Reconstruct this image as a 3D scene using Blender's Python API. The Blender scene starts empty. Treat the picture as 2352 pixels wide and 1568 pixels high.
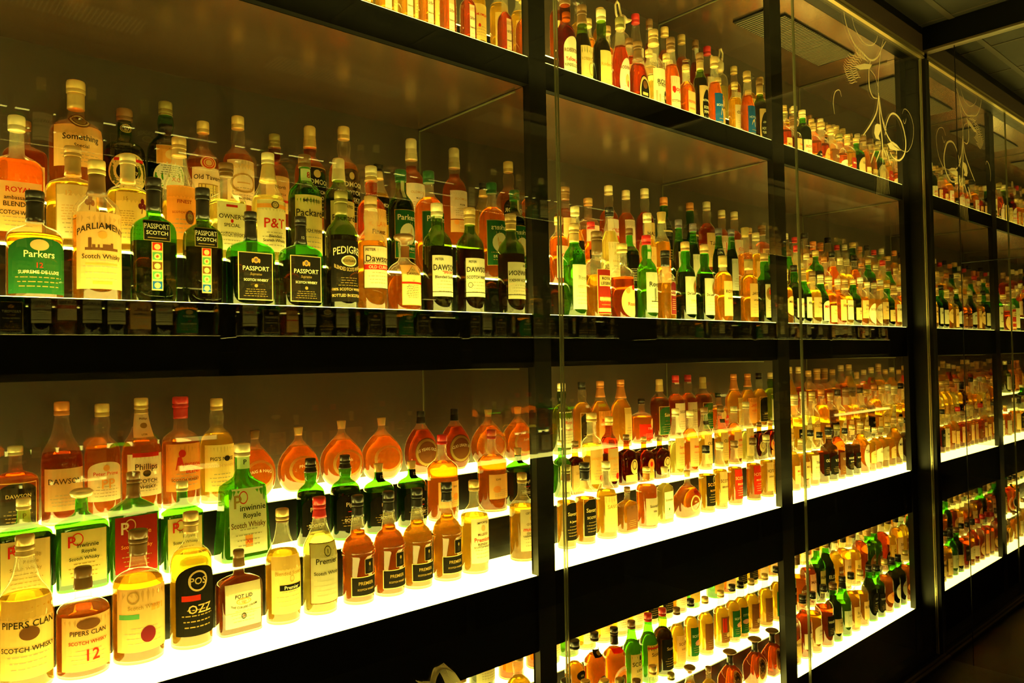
import bpy, bmesh, math, random
from mathutils import Vector, Matrix
PI = math.pi
S = 1.65                       # metres per layout unit (camera to shelf front)
H0 = 1.0                       # camera height in layout units
sc = bpy.context.scene
COL = sc.collection
random.seed(7)

# ------------------------------------------------------------------ camera
F_PX, YAW, PIT, ROL = 1729.74, math.radians(48.5613), math.radians(1.28674), math.radians(-1.04001)
cF = Vector((math.cos(YAW)*math.cos(PIT), math.sin(YAW)*math.cos(PIT), math.sin(PIT)))
cR0 = Vector((math.sin(YAW), -math.cos(YAW), 0)); cU0 = cR0.cross(cF)
cR = cR0*math.cos(ROL) + cU0*math.sin(ROL); cU = cU0*math.cos(ROL) - cR0*math.sin(ROL)
CAM = Vector((0, -1.0, 0))
def ray(x, y): return cF + cR*((x-1176)/F_PX) + cU*((784-y)/F_PX)
def atY(x, y, Y):
    r = ray(x, y); return CAM + r*((Y+1.0)/r.y)
def W(x, y, z): return Vector((x*S, y*S, (z+H0)*S))
cam_d = bpy.data.cameras.new('camera'); cam = bpy.data.objects.new('camera', cam_d); COL.objects.link(cam)
m = Matrix((cR, cU, -cF)).transposed().to_4x4(); m.translation = W(0, -1, 0)
cam.matrix_world = m
cam_d.sensor_width = 36; cam_d.lens = 36*F_PX/2352; cam_d.clip_start = .01
sc.camera = cam

# ------------------------------------------------------------------ materials
def newmat(name):
    mt = bpy.data.materials.new(name); mt.use_nodes = True
    nt = mt.node_tree; nt.nodes.clear()
    out = nt.nodes.new('ShaderNodeOutputMaterial'); return mt, nt, out
def N(nt, t, **kw):
    n = nt.nodes.new(t)
    for k, v in kw.items():
        if k in n.inputs.keys(): n.inputs[k].default_value = v
        else: setattr(n, k, v)
    return n
def L(nt, a, b): nt.links.new(a, b)
def c4(c): return (c[0], c[1], c[2], 1)
def m_pbr(name, col, rough=.5, metal=0, spec=.5, noise=0, nscale=40, coat=0, aniso=0):
    mt, nt, out = newmat(name)
    p = N(nt, 'ShaderNodeBsdfPrincipled', Roughness=rough, Metallic=metal)
    p.inputs['Base Color'].default_value = c4(col)
    p.inputs['Specular IOR Level'].default_value = spec
    p.inputs['Coat Weight'].default_value = coat
    if aniso: p.inputs['Anisotropic'].default_value = aniso
    if noise:
        tc = N(nt, 'ShaderNodeTexCoord'); nz = N(nt, 'ShaderNodeTexNoise', Scale=nscale, Detail=4)
        L(nt, tc.outputs['Object'], nz.inputs['Vector'])
        mr = N(nt, 'ShaderNodeMapRange'); mr.inputs['To Min'].default_value = 1-noise; mr.inputs['To Max'].default_value = 1+noise
        L(nt, nz.outputs['Fac'], mr.inputs['Value'])
        mx = N(nt, 'ShaderNodeMix', data_type='RGBA', blend_type='MULTIPLY'); mx.inputs[0].default_value = 1
        mx.inputs[6].default_value = c4(col); L(nt, mr.outputs[0], mx.inputs[7]); L(nt, mx.outputs[2], p.inputs['Base Color'])
    L(nt, p.outputs[0], out.inputs[0]); return mt
def m_emit(name, col, s):
    mt, nt, out = newmat(name); e = N(nt, 'ShaderNodeEmission', Strength=s); e.inputs[0].default_value = c4(col)
    L(nt, e.outputs[0], out.inputs[0]); return mt
def m_thin(name, tint, refl=1.0, rough=0.0, ior=1.5, sc_=None):
    # thin wall of glass: tinted see-through plus a fresnel reflection
    mt, nt, out = newmat(name)
    t = N(nt, 'ShaderNodeBsdfTransparent'); t.inputs[0].default_value = c4(tint)
    g = N(nt, 'ShaderNodeBsdfGlossy', Roughness=rough); g.inputs[0].default_value = (refl, refl, refl, 1)
    lw = N(nt, 'ShaderNodeLayerWeight', Blend=.5); mx = N(nt, 'ShaderNodeMixShader')
    p5 = N(nt, 'ShaderNodeMath', operation='POWER'); p5.inputs[1].default_value = 5; L(nt, lw.outputs['Facing'], p5.inputs[0])
    f0 = ((ior-1)/(ior+1))**2; ma = N(nt, 'ShaderNodeMath', operation='MULTIPLY_ADD'); ma.inputs[1].default_value = 1-f0; ma.inputs[2].default_value = f0
    L(nt, p5.outputs[0], ma.inputs[0]); L(nt, ma.outputs[0], mx.inputs[0])
    if sc_:
        tl = N(nt, 'ShaderNodeBsdfTranslucent'); tl.inputs[0].default_value = c4(sc_[1]); m2 = N(nt, 'ShaderNodeMixShader'); m2.inputs[0].default_value = sc_[0]
        L(nt, t.outputs[0], m2.inputs[1]); L(nt, tl.outputs[0], m2.inputs[2]); t = m2
    L(nt, t.outputs[0], mx.inputs[1]); L(nt, g.outputs[0], mx.inputs[2])
    L(nt, mx.outputs[0], out.inputs[0]); return mt
def m_liquid(name, col, scat, fac=.35, ior=1.34):
    mt, nt, out = newmat(name)
    g = N(nt, 'ShaderNodeBsdfRefraction', Roughness=0.02, IOR=ior); g.inputs[0].default_value = c4(col)
    t = N(nt, 'ShaderNodeBsdfTranslucent'); t.inputs[0].default_value = c4(scat)
    d = N(nt, 'ShaderNodeBsdfTransparent'); d.inputs[0].default_value = c4(col)
    m0 = N(nt, 'ShaderNodeMixShader'); m0.inputs[0].default_value = .15
    L(nt, g.outputs[0], m0.inputs[1]); L(nt, d.outputs[0], m0.inputs[2])
    mx = N(nt, 'ShaderNodeMixShader'); mx.inputs[0].default_value = fac
    L(nt, m0.outputs[0], mx.inputs[1]); L(nt, t.outputs[0], mx.inputs[2])
    L(nt, mx.outputs[0], out.inputs[0]); return mt
def m_paper(name, col, tr=.4, noise=.1):
    mt, nt, out = newmat(name)
    tc = N(nt, 'ShaderNodeTexCoord'); nz = N(nt, 'ShaderNodeTexNoise', Scale=60, Detail=5)
    L(nt, tc.outputs['Object'], nz.inputs['Vector'])
    mr = N(nt, 'ShaderNodeMapRange'); mr.inputs['To Min'].default_value = 1-noise; mr.inputs['To Max'].default_value = 1+noise
    L(nt, nz.outputs['Fac'], mr.inputs['Value'])
    mc = N(nt, 'ShaderNodeMix', data_type='RGBA', blend_type='MULTIPLY'); mc.inputs[0].default_value = 1
    mc.inputs[6].default_value = c4(col); L(nt, mr.outputs[0], mc.inputs[7])
    d = N(nt, 'ShaderNodeBsdfDiffuse'); t = N(nt, 'ShaderNodeBsdfTranslucent')
    L(nt, mc.outputs[2], d.inputs[0]); L(nt, mc.outputs[2], t.inputs[0])
    mx = N(nt, 'ShaderNodeMixShader'); mx.inputs[0].default_value = tr
    L(nt, d.outputs[0], mx.inputs[1]); L(nt, t.outputs[0], mx.inputs[2]); L(nt, mx.outputs[0], out.inputs[0]); return mt

LIGHT = (1.0, .85, .15)
M = dict(
    panel=m_emit('lit_panel', LIGHT, 16.0),
    black=m_pbr('black_wood', (.0012, .001, .0006), .4, spec=.15, noise=.25, nscale=6),
    post=m_pbr('dark_metal', (.006, .0045, .0025), .32, .15, spec=.22),
    fascia=m_pbr('fascia_wood', (.0016, .0011, .0006), .55, spec=.05, noise=.35, nscale=9),
    back=m_pbr('back_panel', (.048, .038, .026), .38, spec=.35),
    soffit=m_pbr('brushed_panel', (.17, .105, .06), .21, .85, aniso=.0),
    grille=m_pbr('grille', (.13, .10, .055), .6),
    mirror=m_pbr('mirror', (.72, .71, .66), .005, 1.0),
    emirror=m_pbr('end_mirror', (.60, .57, .50), .005, 1.0),
    pane=m_thin('pane_glass', (.97, .98, .95), .75, 0, 1.42),
    edge=m_pbr('glass_edge', (.16, .16, .08), .2, .4),
    brass=m_pbr('brass_rail', (.62, .50, .22), .3, .9),
    brown=m_pbr('brown_soffit', (.028, .013, .006), .6),
    tile=m_pbr('ceiling_tile', (.010, .0075, .004), .7, noise=.3, nscale=30),
    grid=m_pbr('ceiling_grid', (.03, .021, .01), .6),
    floor=m_pbr('dark_floor', (.008, .006, .004), .3, noise=.3, nscale=3),
    trim=m_pbr('base_trim', (.09, .062, .03), .35, .5),
    etch=m_paper('etched_glass', (.62, .52, .30), .4, .1),
)
GL = dict(
    c=m_thin('clear_bottle_glass', (.95, .95, .90), sc_=(.11, (.95, .9, .6))),
    g=m_thin('green_bottle_glass', (.20, .60, .06), sc_=(.09, (.12, .5, .03))),
    d=m_thin('dark_green_bottle_glass', (.30, .45, .07), sc_=(.08, (.2, .35, .03))),
    b=m_thin('brown_bottle_glass', (.62, .28, .06)),
)
LQ = dict(
    A=m_liquid('amber_whisky', (.98, .60, .08), (.82, .40, .015), .13),
    O=m_liquid('orange_whisky', (.95, .41, .035), (.72, .26, .008), .12),
    R=m_liquid('red_brown_whisky', (.82, .25, .03), (.42, .10, .004), .11),
    Y=m_liquid('golden_whisky', (1.0, .74, .16), (.95, .60, .06), .17),
    P=m_liquid('pale_whisky', (1.0, .93, .48), (.95, .78, .22), .22),
    D=m_liquid('dark_whisky', (.42, .20, .03), (.12, .06, .01), .25),
    B=m_liquid('deep_brown_whisky', (.62, .20, .03), (.22, .07, .006), .3),
)
M['base'] = m_liquid('thick_glass_base', (1, .97, .85), (1, .9, .6), .22, 1.5)
INK = {}
PAL = dict(cream=(.88, .80, .52), white=(.93, .90, .74), gold=(.85, .62, .22), tan=(.72, .48, .18), yellow=(.92, .74, .24), orange=(.86, .38, .07),
           black=(.012, .01, .007), ink=(.03, .022, .012), red=(.62, .03, .012), dred=(.30, .02, .01), green=(.014, .085, .02), blue=(.012, .09, .34),
           brown=(.16, .06, .018), dgold=(.42, .27, .07), grey=(.45, .40, .24), pink=(.85, .35, .22), maroon=(.16, .015, .02), lgreen=(.12, .4, .12))
def ink(n):
    if n not in INK:
        INK[n] = m_paper('label_'+n, PAL[n], .42 if n not in ('black', 'ink', 'green', 'dred', 'brown', 'maroon', 'blue') else .22)
    return INK[n]
CAPC = dict(gold=(.80, .58, .20), pale=(.88, .76, .42), black=(.015, .012, .01), red=(.60, .02, .02), brown=(.20, .10, .03), dgreen=(.02, .12, .03),
            tan=(.62, .40, .14), cork=(.50, .30, .10), grey=(.16, .14, .17), olive=(.30, .25, .07), orange=(.75, .28, .06), white=(.85, .8, .62), clear=(.9, .9, .85))
CM = {}
def capm(n):
    if n not in CM:
        if n == 'clear': CM[n] = m_thin('clear_stopper', (.9, .88, .8))
        elif n in ('gold', 'pale', 'tan', 'olive', 'orange', 'white'): CM[n] = m_pbr('cap_'+n, CAPC[n], .35, .35, noise=.12, nscale=90)
        else: CM[n] = m_pbr('cap_'+n, CAPC[n], .3, .0, noise=.1, nscale=90)
    return CM[n]

# ------------------------------------------------------------------ helpers
def link(name, me, mats, parent=None, loc=None):
    o = bpy.data.objects.new(name, me); COL.objects.link(o)
    for mt in mats: me.materials.append(mt)
    if parent: o.parent = parent
    if loc is not None: o.location = loc
    return o
def mesh(name, vs, fs, mi=None, smooth=False):
    me = bpy.data.meshes.new(name); me.from_pydata([tuple(v) for v in vs], [], fs)
    if mi: me.polygons.foreach_set('material_index', mi)
    if smooth: me.polygons.foreach_set('use_smooth', [True]*len(me.polygons))
    me.update(); return me
class Geo:
    def __init__(s): s.v = []; s.f = []; s.m = []
    def box(s, a, b, mi=0):
        n = len(s.v); x0, y0, z0 = a; x1, y1, z1 = b
        s.v += [Vector(p) for p in ((x0,y0,z0),(x1,y0,z0),(x1,y1,z0),(x0,y1,z0),(x0,y0,z1),(x1,y0,z1),(x1,y1,z1),(x0,y1,z1))]
        s.f += [tuple(n+i for i in q) for q in ((3,2,1,0),(4,5,6,7),(0,1,5,4),(1,2,6,5),(2,3,7,6),(3,0,4,7))]; s.m += [mi]*6
    def tube(s, pts, rad, seg=6, mi=0, flat=None):
        n0 = len(s.v); k = len(pts)
        for i, p in enumerate(pts):
            t = (pts[min(i+1, k-1)] - pts[max(i-1, 0)]).normalized()
            a = t.cross(Vector((0, 1, 0)));
            if a.length < 1e-4: a = Vector((1, 0, 0))
            a.normalize(); b = t.cross(a).normalized(); r = rad[i] if isinstance(rad, list) else rad
            for j in range(seg):
                an = 2*PI*j/seg; fl = flat if flat else 1
                s.v.append(p + a*r*math.cos(an) + b*r*fl*math.sin(an))
        for i in range(k-1):
            for j in range(seg):
                s.f.append((n0+i*seg+j, n0+i*seg+(j+1)%seg, n0+(i+1)*seg+(j+1)%seg, n0+(i+1)*seg+j)); s.m.append(mi)
        s.f.append(tuple(n0+j for j in range(seg))[::-1]); s.m.append(mi)
        s.f.append(tuple(n0+(k-1)*seg+j for j in range(seg))); s.m.append(mi)
    def build(s, name, mats, parent=None, smooth=False):
        return link(name, mesh(name, s.v, s.f, s.m, smooth), mats, parent)
def ubox(name, a, b, mat, parent=None):
    g = Geo(); g.box(W(*a), W(*b)); return g.build(name, [mat], parent)
def tag(o, label=None, cat=None, group=None, kind=None):
    if label: o['label'] = label
    if cat: o['category'] = cat
    if group: o['group'] = group
    if kind: o['kind'] = kind
    return o
def empty(name, loc):
    o = bpy.data.objects.new(name, None); COL.objects.link(o); o.location = loc; o.empty_display_size = .02; return o

# ------------------------------------------------------------------ text
_T = {}
def text_mesh(txt):
    if txt in _T: return _T[txt]
    cu = bpy.data.curves.new('t', 'FONT'); cu.body = txt; cu.size = 1; cu.resolution_u = 2; cu.offset = .012; cu.align_x = 'CENTER'
    ob = bpy.data.objects.new('t', cu); COL.objects.link(ob)
    dg = bpy.context.evaluated_depsgraph_get(); me = ob.evaluated_get(dg).to_mesh()
    vs = [tuple(v.co) for v in me.vertices]; fs = [tuple(p.vertices) for p in me.polygons]
    ob.evaluated_get(dg).to_mesh_clear(); bpy.data.objects.remove(ob); bpy.data.curves.remove(cu)
    if vs:
        x0 = min(v[0] for v in vs); x1 = max(v[0] for v in vs)
        cx = (x0+x1)/2; vs = [(v[0]-cx, v[1]-.34) for v in vs]; w = x1-x0
    else: w = 1
    _T[txt] = (vs, fs, w); return _T[txt]

# ------------------------------------------------------------------ bottle shapes: (height fraction, 0 = neck radius .. 1 = body radius)
PROF = {
 'round': [(0,.90),(.004,.96),(.015,1),(.3,1),(.58,1),(.62,.985),(.655,.93),(.685,.82),(.71,.64),(.73,.42),(.75,.22),(.77,.10),(.80,.03),(.9,0)],
 'bulb': [(0,.90),(.004,.96),(.015,1),(.3,1),(.53,1),(.57,.98),(.61,.90),(.64,.77),(.665,.58),(.685,.36),(.705,.17),(.73,.08),(.77,.15),(.81,.19),(.85,.15),(.88,.06),(.9,0)],
 'slope': [(0,.90),(.004,.96),(.015,1),(.3,1),(.5,1),(.55,.97),(.59,.88),(.63,.72),(.66,.55),(.69,.40),(.73,.27),(.78,.16),(.84,.07),(.9,0)],
 'dumpy': [(0,.92),(.005,.98),(.015,1),(.3,1),(.54,1),(.58,.985),(.615,.92),(.64,.80),(.66,.62),(.675,.40),(.69,.16),(.705,.04),(.8,0),(.9,0)],
 'angular': [(0,.92),(.004,.97),(.015,1),(.3,1),(.60,1),(.615,.98),(.63,.92),(.66,.68),(.69,.42),(.72,.2),(.745,.07),(.8,.02),(.9,0)],
 'flask': [(0,.9),(.006,.97),(.02,1),(.3,1),(.62,1),(.64,.985),(.655,.95),(.69,.66),(.72,.36),(.745,.12),(.77,.03),(.9,0)],
 'trap': [(0,1.0),(.006,1.05),(.02,1.06),(.3,.94),(.56,.82),(.60,.80),(.63,.76),(.655,.55),(.68,.3),(.71,.1),(.76,.02),(.9,0)],
 'dimple': [(0,.42),(.01,.50),(.06,.70),(.14,.88),(.24,.98),(.33,1),(.42,.97),(.50,.88),(.57,.74),(.63,.57),(.69,.38),(.74,.20),(.78,.08),(.83,0),(.88,.02),(.9,0)],
 'decanter': [(0,.92),(.006,.98),(.02,1),(.25,1),(.46,1),(.50,.985),(.55,.90),(.59,.75),(.62,.52),(.64,.28),(.66,.1),(.70,0),(.8,0),(.88,.06),(.9,0)],
 'ring': [(0,.92),(.004,.98),(.012,1),(.2,1),(.43,1),(.445,1.08),(.455,1.08),(.465,1.0),(.475,1.08),(.487,1.08),(.50,1),(.54,.92),(.575,.76),(.60,.55),(.615,.36),(.63,.24),(.66,.2),(.72,.14),(.8,.05),(.86,0),(.9,0)],
 'cut': [(0,.72),(.01,.8),(.10,.92),(.30,1),(.42,1),(.50,.86),(.58,.6),(.64,.36),(.68,.14),(.72,.02),(.8,0),(.9,0)],
}
SHAPE = {'flask': (.5, 5), 'sflat': (.55, 4.5), 'trap': (.62, 6), 'dimple': (.66, 2.6), 'square': (.85, 5), 'cut': (.55, 3), 'dflat': (.55, 3.2), 'oct': (.7, 7)}
BASEP = {'sflat': 'dumpy', 'square': 'dumpy', 'dflat': 'dumpy', 'oct': 'cut'}
def cs(th, a, b, n):
    c, s_ = math.cos(th), math.sin(th); e = 2/n
    return (a*math.copysign(abs(c)**e, c), b*math.copysign(abs(s_)**e, s_))
class Bottle:
    def __init__(s, typ, H, R, seg):
        s.H, s.R, s.seg = H, R, seg
        s.prof = PROF[BASEP.get(typ, typ)]; s.rat, s.n = SHAPE.get(typ, (1, 2)); s.typ = typ
        s.rn = min(.0145*(H/.30)**.6, R*.45)
        if typ in ('dumpy', 'trap', 'decanter', 'square'): s.rn = min(s.rn*1.2, R*.45)
    def k(s, zf):
        p = s.prof
        for (z0, k0), (z1, k1) in zip(p, p[1:]):
            if zf <= z1: return k0 + (k1-k0)*(zf-z0)/max(z1-z0, 1e-6)
        return p[-1][1]
    def abn(s, zf, inset=0):
        k = s.k(zf); r = s.rn + (s.R-s.rn)*k; t = max(0, min(1, k*1.6))
        rb = r*(1-t) + max(r*s.rat, min(s.rn, r))*t
        n = 2 + (s.n-2)*t
        return r-inset, rb-inset, n
    def shell(s, name, mats, parent, z0=0, z1=.9, inset=0, capped=True):
        zs = [z for z, _ in s.prof if z0 < z < z1]; zs = [z0]+zs+[z1]
        vs = []; fs = []; seg = s.seg
        for z in zs:
            a, b, n = s.abn(z, inset)
            for j in range(seg):
                x, y = cs(2*PI*j/seg + PI/seg, a, b, n); vs.append((x, y, z*s.H + (.0012 if z == z0 and inset and z0 < .001 else 0)))
        for i in range(len(zs)-1):
            for j in range(seg): fs.append((i*seg+j, i*seg+(j+1)%seg, (i+1)*seg+(j+1)%seg, (i+1)*seg+j))
        if capped:
            fs.append(tuple(range(seg))[::-1]); fs.append(tuple((len(zs)-1)*seg+j for j in range(seg)))
        me = mesh(name, vs, fs, None, True)
        for p in me.polygons:
            if len(p.vertices) > 4: p.use_smooth = False
        return link(name, me, mats, parent)
    def surf(s, u, z, off):
        # u: metres along the surface from the front centre (-y), z metres
        a, b, n = s.abn(min(max(z/s.H, 0), .9), 0); key = (round(a, 5), round(b, 5), round(n, 2))
        tab = _ARC.get(key)
        if tab is None:
            M_ = 160; pts = [cs(-PI/2 + PI*i/M_, a, b, n) for i in range(M_+1)]; acc = [0]
            for p, q in zip(pts, pts[1:]): acc.append(acc[-1] + math.hypot(q[0]-p[0], q[1]-p[1]))
            tab = (pts, acc); _ARC[key] = tab
        pts, acc = tab; au = abs(u); sg = 1 if u >= 0 else -1
        import bisect
        i = min(max(bisect.bisect_right(acc, au)-1, 0), len(acc)-2)
        t = (au-acc[i])/max(acc[i+1]-acc[i], 1e-9); t = min(t, 1)
        x = pts[i][0]+(pts[i+1][0]-pts[i][0])*t; y = pts[i][1]+(pts[i+1][1]-pts[i][1])*t
        dx = pts[i+1][0]-pts[i][0]; dy = pts[i+1][1]-pts[i][1]; l = math.hypot(dx, dy) or 1
        nx, ny = dy/l, -dx/l
        return Vector((sg*(x+nx*off), y+ny*off, z))
_ARC = {}

# label spec: dict(z0,z1 (fractions of H), w (fraction of body width), bg, el=[...]) with elements in u,v in [-1,1]x[0,1]
def make_label(B, spec, parent, name='front_label', hi=True):
    z0, z1 = spec['z'][0]*B.H, spec['z'][1]*B.H
    zm = (z0+z1)/2; a, b, n = B.abn(zm/B.H)
    hw = a*spec.get('w', .8)                    # half width, metres along the surface
    uo = spec.get('u', 0)*a
    g = Geo(); slots = []
    def mi(c):
        if c not in slots: slots.append(c)
        return slots.index(c)
    def P(u, v, off): return B.surf(uo+u*hw, z0+v*(z1-z0), off)
    def rect(u0, v0, u1, v1, c, off, nv=None):
        nu = max(1, int(abs(u1-u0)*5+.5)) if hi else max(1, int(abs(u1-u0)*3+.5)); nv = nv or max(1, int(abs(v1-v0)*4+.5)); n0 = len(g.v)
        for i in range(nv+1):
            for j in range(nu+1): g.v.append(P(u0+(u1-u0)*j/nu, v0+(v1-v0)*i/nv, off))
        for i in range(nv):
            for j in range(nu):
                q = n0+i*(nu+1)+j; g.f.append((q, q+1, q+nu+2, q+nu+1)); g.m.append(mi(c))
    def ell(cu, cv, ru, rv, c, off, k=20, ring=None):
        rr = (1,) if ring is None else (1, ring); n0 = len(g.v)
        rings = 3 if ring is None else 1
        rad = [1, .66, .33, 0] if ring is None else [1, ring]
        for r in rad:
            for j in range(k):
                t = 2*PI*j/k; g.v.append(P(cu+ru*r*math.cos(t), cv+rv*r*math.sin(t), off))
        for i in range(len(rad)-1):
            for j in range(k):
                g.f.append((n0+i*k+j, n0+i*k+(j+1)%k, n0+(i+1)*k+(j+1)%k, n0+(i+1)*k+j)); g.m.append(mi(c))
    def poly(pts, c, off):
        n0 = len(g.v)
        for p in pts: g.v.append(P(p[0], p[1], off))
        g.f.append(tuple(range(n0, n0+len(pts)))); g.m.append(mi(c))
    asp = hw/(z1-z0)                             # one u unit in v units
    def text(t, cu, cv, h, c, off, maxw=None, arc=0, italic=0):
        vs, fs, w = text_mesh(t); n0 = len(g.v)
        sx = h/asp*.95                            # em in u
        if maxw and w*sx > maxw: sx = maxw/w
        for x, y in vs:
            x += y*italic
            u = cu + x*sx; v = cv + y*h
            if arc: v -= arc*((u-cu)**2)
            g.v.append(P(u, v, off))
        for f in fs: g.f.append(tuple(n0+i for i in f)); g.m.append(mi(c))
    if spec.get('bg'):
        shp = spec.get('shape', 'r')
        if shp == 'r': rect(-1, 0, 1, 1, spec['bg'], .0004)
        elif shp == 'e': ell(0, .5, 1, .5, spec['bg'], .0004, 28)
        elif shp == 'arch':
            rect(-1, 0, 1, .75, spec['bg'], .0004); k = 16; n0 = len(g.v)
            for j in range(k+1):
                t = PI*j/k; g.v.append(P(math.cos(t), .75, .0004)); g.v.append(P(math.cos(t), .75+.25*math.sin(t)*.98, .0004))
            for j in range(k): g.f.append((n0+2*j, n0+2*j+1, n0+2*j+3, n0+2*j+2)); g.m.append(mi(spec['bg']))
    if spec.get('bd'):
        c = spec['bd']; t = .05; tv = t*asp*.9
        for q in ((-1,0,1,tv),(-1,1-tv,1,1),(-1,0,-1+t,1),(1-t,0,1,1)): rect(*q, c, .0006)
    for e in spec.get('el', []):
        k = e[0]
        if k == 'r': rect(e[1], e[2], e[3], e[4], e[5], .0007)
        elif k == 'e': ell(e[1], e[2], e[3], e[4], e[5], .0009)
        elif k == 'o': ell(e[1], e[2], e[3], e[4], e[5], .0011, 24, .82)
        elif k == 'p': poly(e[1], e[2], .0010)
        elif k == 't': text(e[1], e[2], e[3], e[4], e[5], .0013, e[6] if len(e) > 6 else 1.85, e[7] if len(e) > 7 else 0, e[8] if len(e) > 8 else 0)
        elif k == 'lines':                        # fine print: several thin lines of small strokes
            _, u0, u1, v0, v1, cnt, c = e; rr = random.Random(int(v0*1000)+cnt)
            for i in range(cnt):
                v = v1-(v1-v0)*i/max(cnt-1, 1); hh = (v1-v0)/max(cnt, 1)*.28; sh = (u1-u0)*.5*rr.uniform(0, .35); x = u0+sh; xe = u1-sh
                while x < xe:
                    l = rr.uniform(.08, .22); rect(x, v, min(x+l, xe), v+hh, c, .0008, 1); x += l+.05
    me = mesh(name, g.v, g.f, g.m, False)
    return link(name, me, [ink(c) for c in slots], parent)

def lathe(g, prof, seg, mi=0, ridges=0, rat=1):
    n0 = len(g.v)
    for i, (r, z) in enumerate(prof):
        for j in range(seg):
            t = 2*PI*j/seg; rr = r*(1+(.02 if (ridges and j % 2) else 0)); g.v.append(Vector((rr*math.cos(t), rr*rat*math.sin(t), z)))
    for i in range(len(prof)-1):
        for j in range(seg): g.f.append((n0+i*seg+j, n0+i*seg+(j+1)%seg, n0+(i+1)*seg+(j+1)%seg, n0+(i+1)*seg+j)); g.m.append(mi)
    g.f.append(tuple(n0+j for j in range(seg))[::-1]); g.m.append(mi)
    g.f.append(tuple(n0+(len(prof)-1)*seg+j for j in range(seg))); g.m.append(mi)

def make_bottle(typ, H, R, glass, liq, cap, label, labels, fill=.70, sleeve=None, neck=None, seg=24, group=None, captype='screw', name='whisky_bottle'):
    root = empty(name, (0, 0, 0)); tag(root, label, 'bottle', group)
    B = Bottle(typ, H, R, seg)
    if typ == 'oct': B.seg = 16
    B.shell('glass_body', [GL[glass]], root)
    if liq: B.shell('liquid', [LQ[liq]], root, .030, fill, .0022)
    B.shell('thick_base', [M['base'] if glass in 'cd' else GL[glass]], root, .0, .026, .0012)
    rc = B.rn*1.16; sg = max(12, seg)
    g = Geo()
    if captype == 'screw':
        z0 = .885 if not sleeve else .90
        zz = [(rc*.98, z0*H), (rc, z0*H+.001), (rc, (z0+(1-z0)*.28)*H), (rc*.95, (z0+(1-z0)*.3)*H), (rc*.95, (z0+(1-z0)*.34)*H), (rc, (z0+(1-z0)*.36)*H), (rc, H*.985), (rc*.94, H*.997), (rc*.8, H)]
        lathe(g, zz, sg, 0, 1)
        g.build('cap', [capm(cap)], root, True)
    elif captype == 'tall':
        z0 = .80
        lathe(g, [(rc*1.12, z0*H), (rc*1.12, (z0+.01)*H), (rc, .90*H), (rc*.96, .905*H), (rc*1.0, .91*H), (rc, .985*H), (rc*.85, H)], sg, 0, 0)
        g.build('cap', [capm(cap)], root, True)
    elif captype == 'stopper':
        lathe(g, [(B.rn*.7, .86*H), (B.rn*.8, .905*H), (B.rn*1.7, .925*H), (B.rn*1.95, .95*H), (B.rn*1.9, .975*H), (B.rn*1.4, .995*H), (B.rn*.8, H)], sg)
        g.build('stopper', [capm(cap)], root, True)
    elif captype == 'cork':
        lathe(g, [(B.rn*1.0, .87*H), (B.rn*1.05, .9*H), (B.rn*1.25, H*.99), (B.rn*1.15, H)], sg)
        g.build('stopper', [capm(cap)], root, True)
    elif captype == 'oval':
        lathe(g, [(B.rn*.8, .86*H), (B.rn*.9, .90*H), (B.rn*1.5, .915*H), (B.rn*1.2, .93*H), (B.rn*2.4, .95*H), (B.rn*2.6, .97*H), (B.rn*2.2, .992*H), (B.rn*1.0, H)], sg)
        g.build('stopper', [capm(cap)], root, True)
    elif captype == 'bird':                       # pouring stopper: curved handle, crest and long spout
        V = Vector; z = .72*H; q = H/.30
        lathe(g, [(B.rn*1.0, z), (B.rn*1.25, z+.01*q), (B.rn*1.25, z+.035*q), (B.rn*.9, z+.045*q), (B.rn*.5, z+.05*q)], sg)
        g.tube([V((.004*q, 0, z+.035*q)), V((.018*q, 0, z+.05*q)), V((.034*q, 0, z+.045*q)), V((.052*q, 0, z+.052*q)), V((.062*q, 0, z+.057*q))], [.012*q, .012*q, .009*q, .0055*q, .003*q], 10)
        g.tube([V((-.010*q, 0, z+.03*q)), V((-.022*q, 0, z+.055*q)), V((-.026*q, 0, z+.085*q)), V((-.016*q, 0, z+.102*q)), V((-.006*q, 0, z+.095*q)), V((-.003*q, 0, z+.078*q)), V((.004*q, 0, z+.06*q)), V((.006*q, 0, z+.045*q))], [.004*q]*8, 8)
        g.build('pouring_stopper', [capm(cap)], root, True)
    if sleeve:
        zb = sleeve[1]; g = Geo(); pr = []
        for i in range(5):
            z = zb+(.905-zb)*i/4; a, b_, n_ = B.abn(min(z, .899)); pr.append((max(a, B.rn)*1.06+.0003, z*H))
        lathe(g, pr, sg); g.build('neck_foil', [capm(sleeve[0])], root, True)
    if neck: 
        for nk in (neck if isinstance(neck, list) else [neck]): make_label(B, nk, root, 'neck_label', seg > 16)
    for i, lb in enumerate(labels): make_label(B, lb, root, 'front_label' if i == 0 else 'small_label', seg > 16)
    return root

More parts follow.
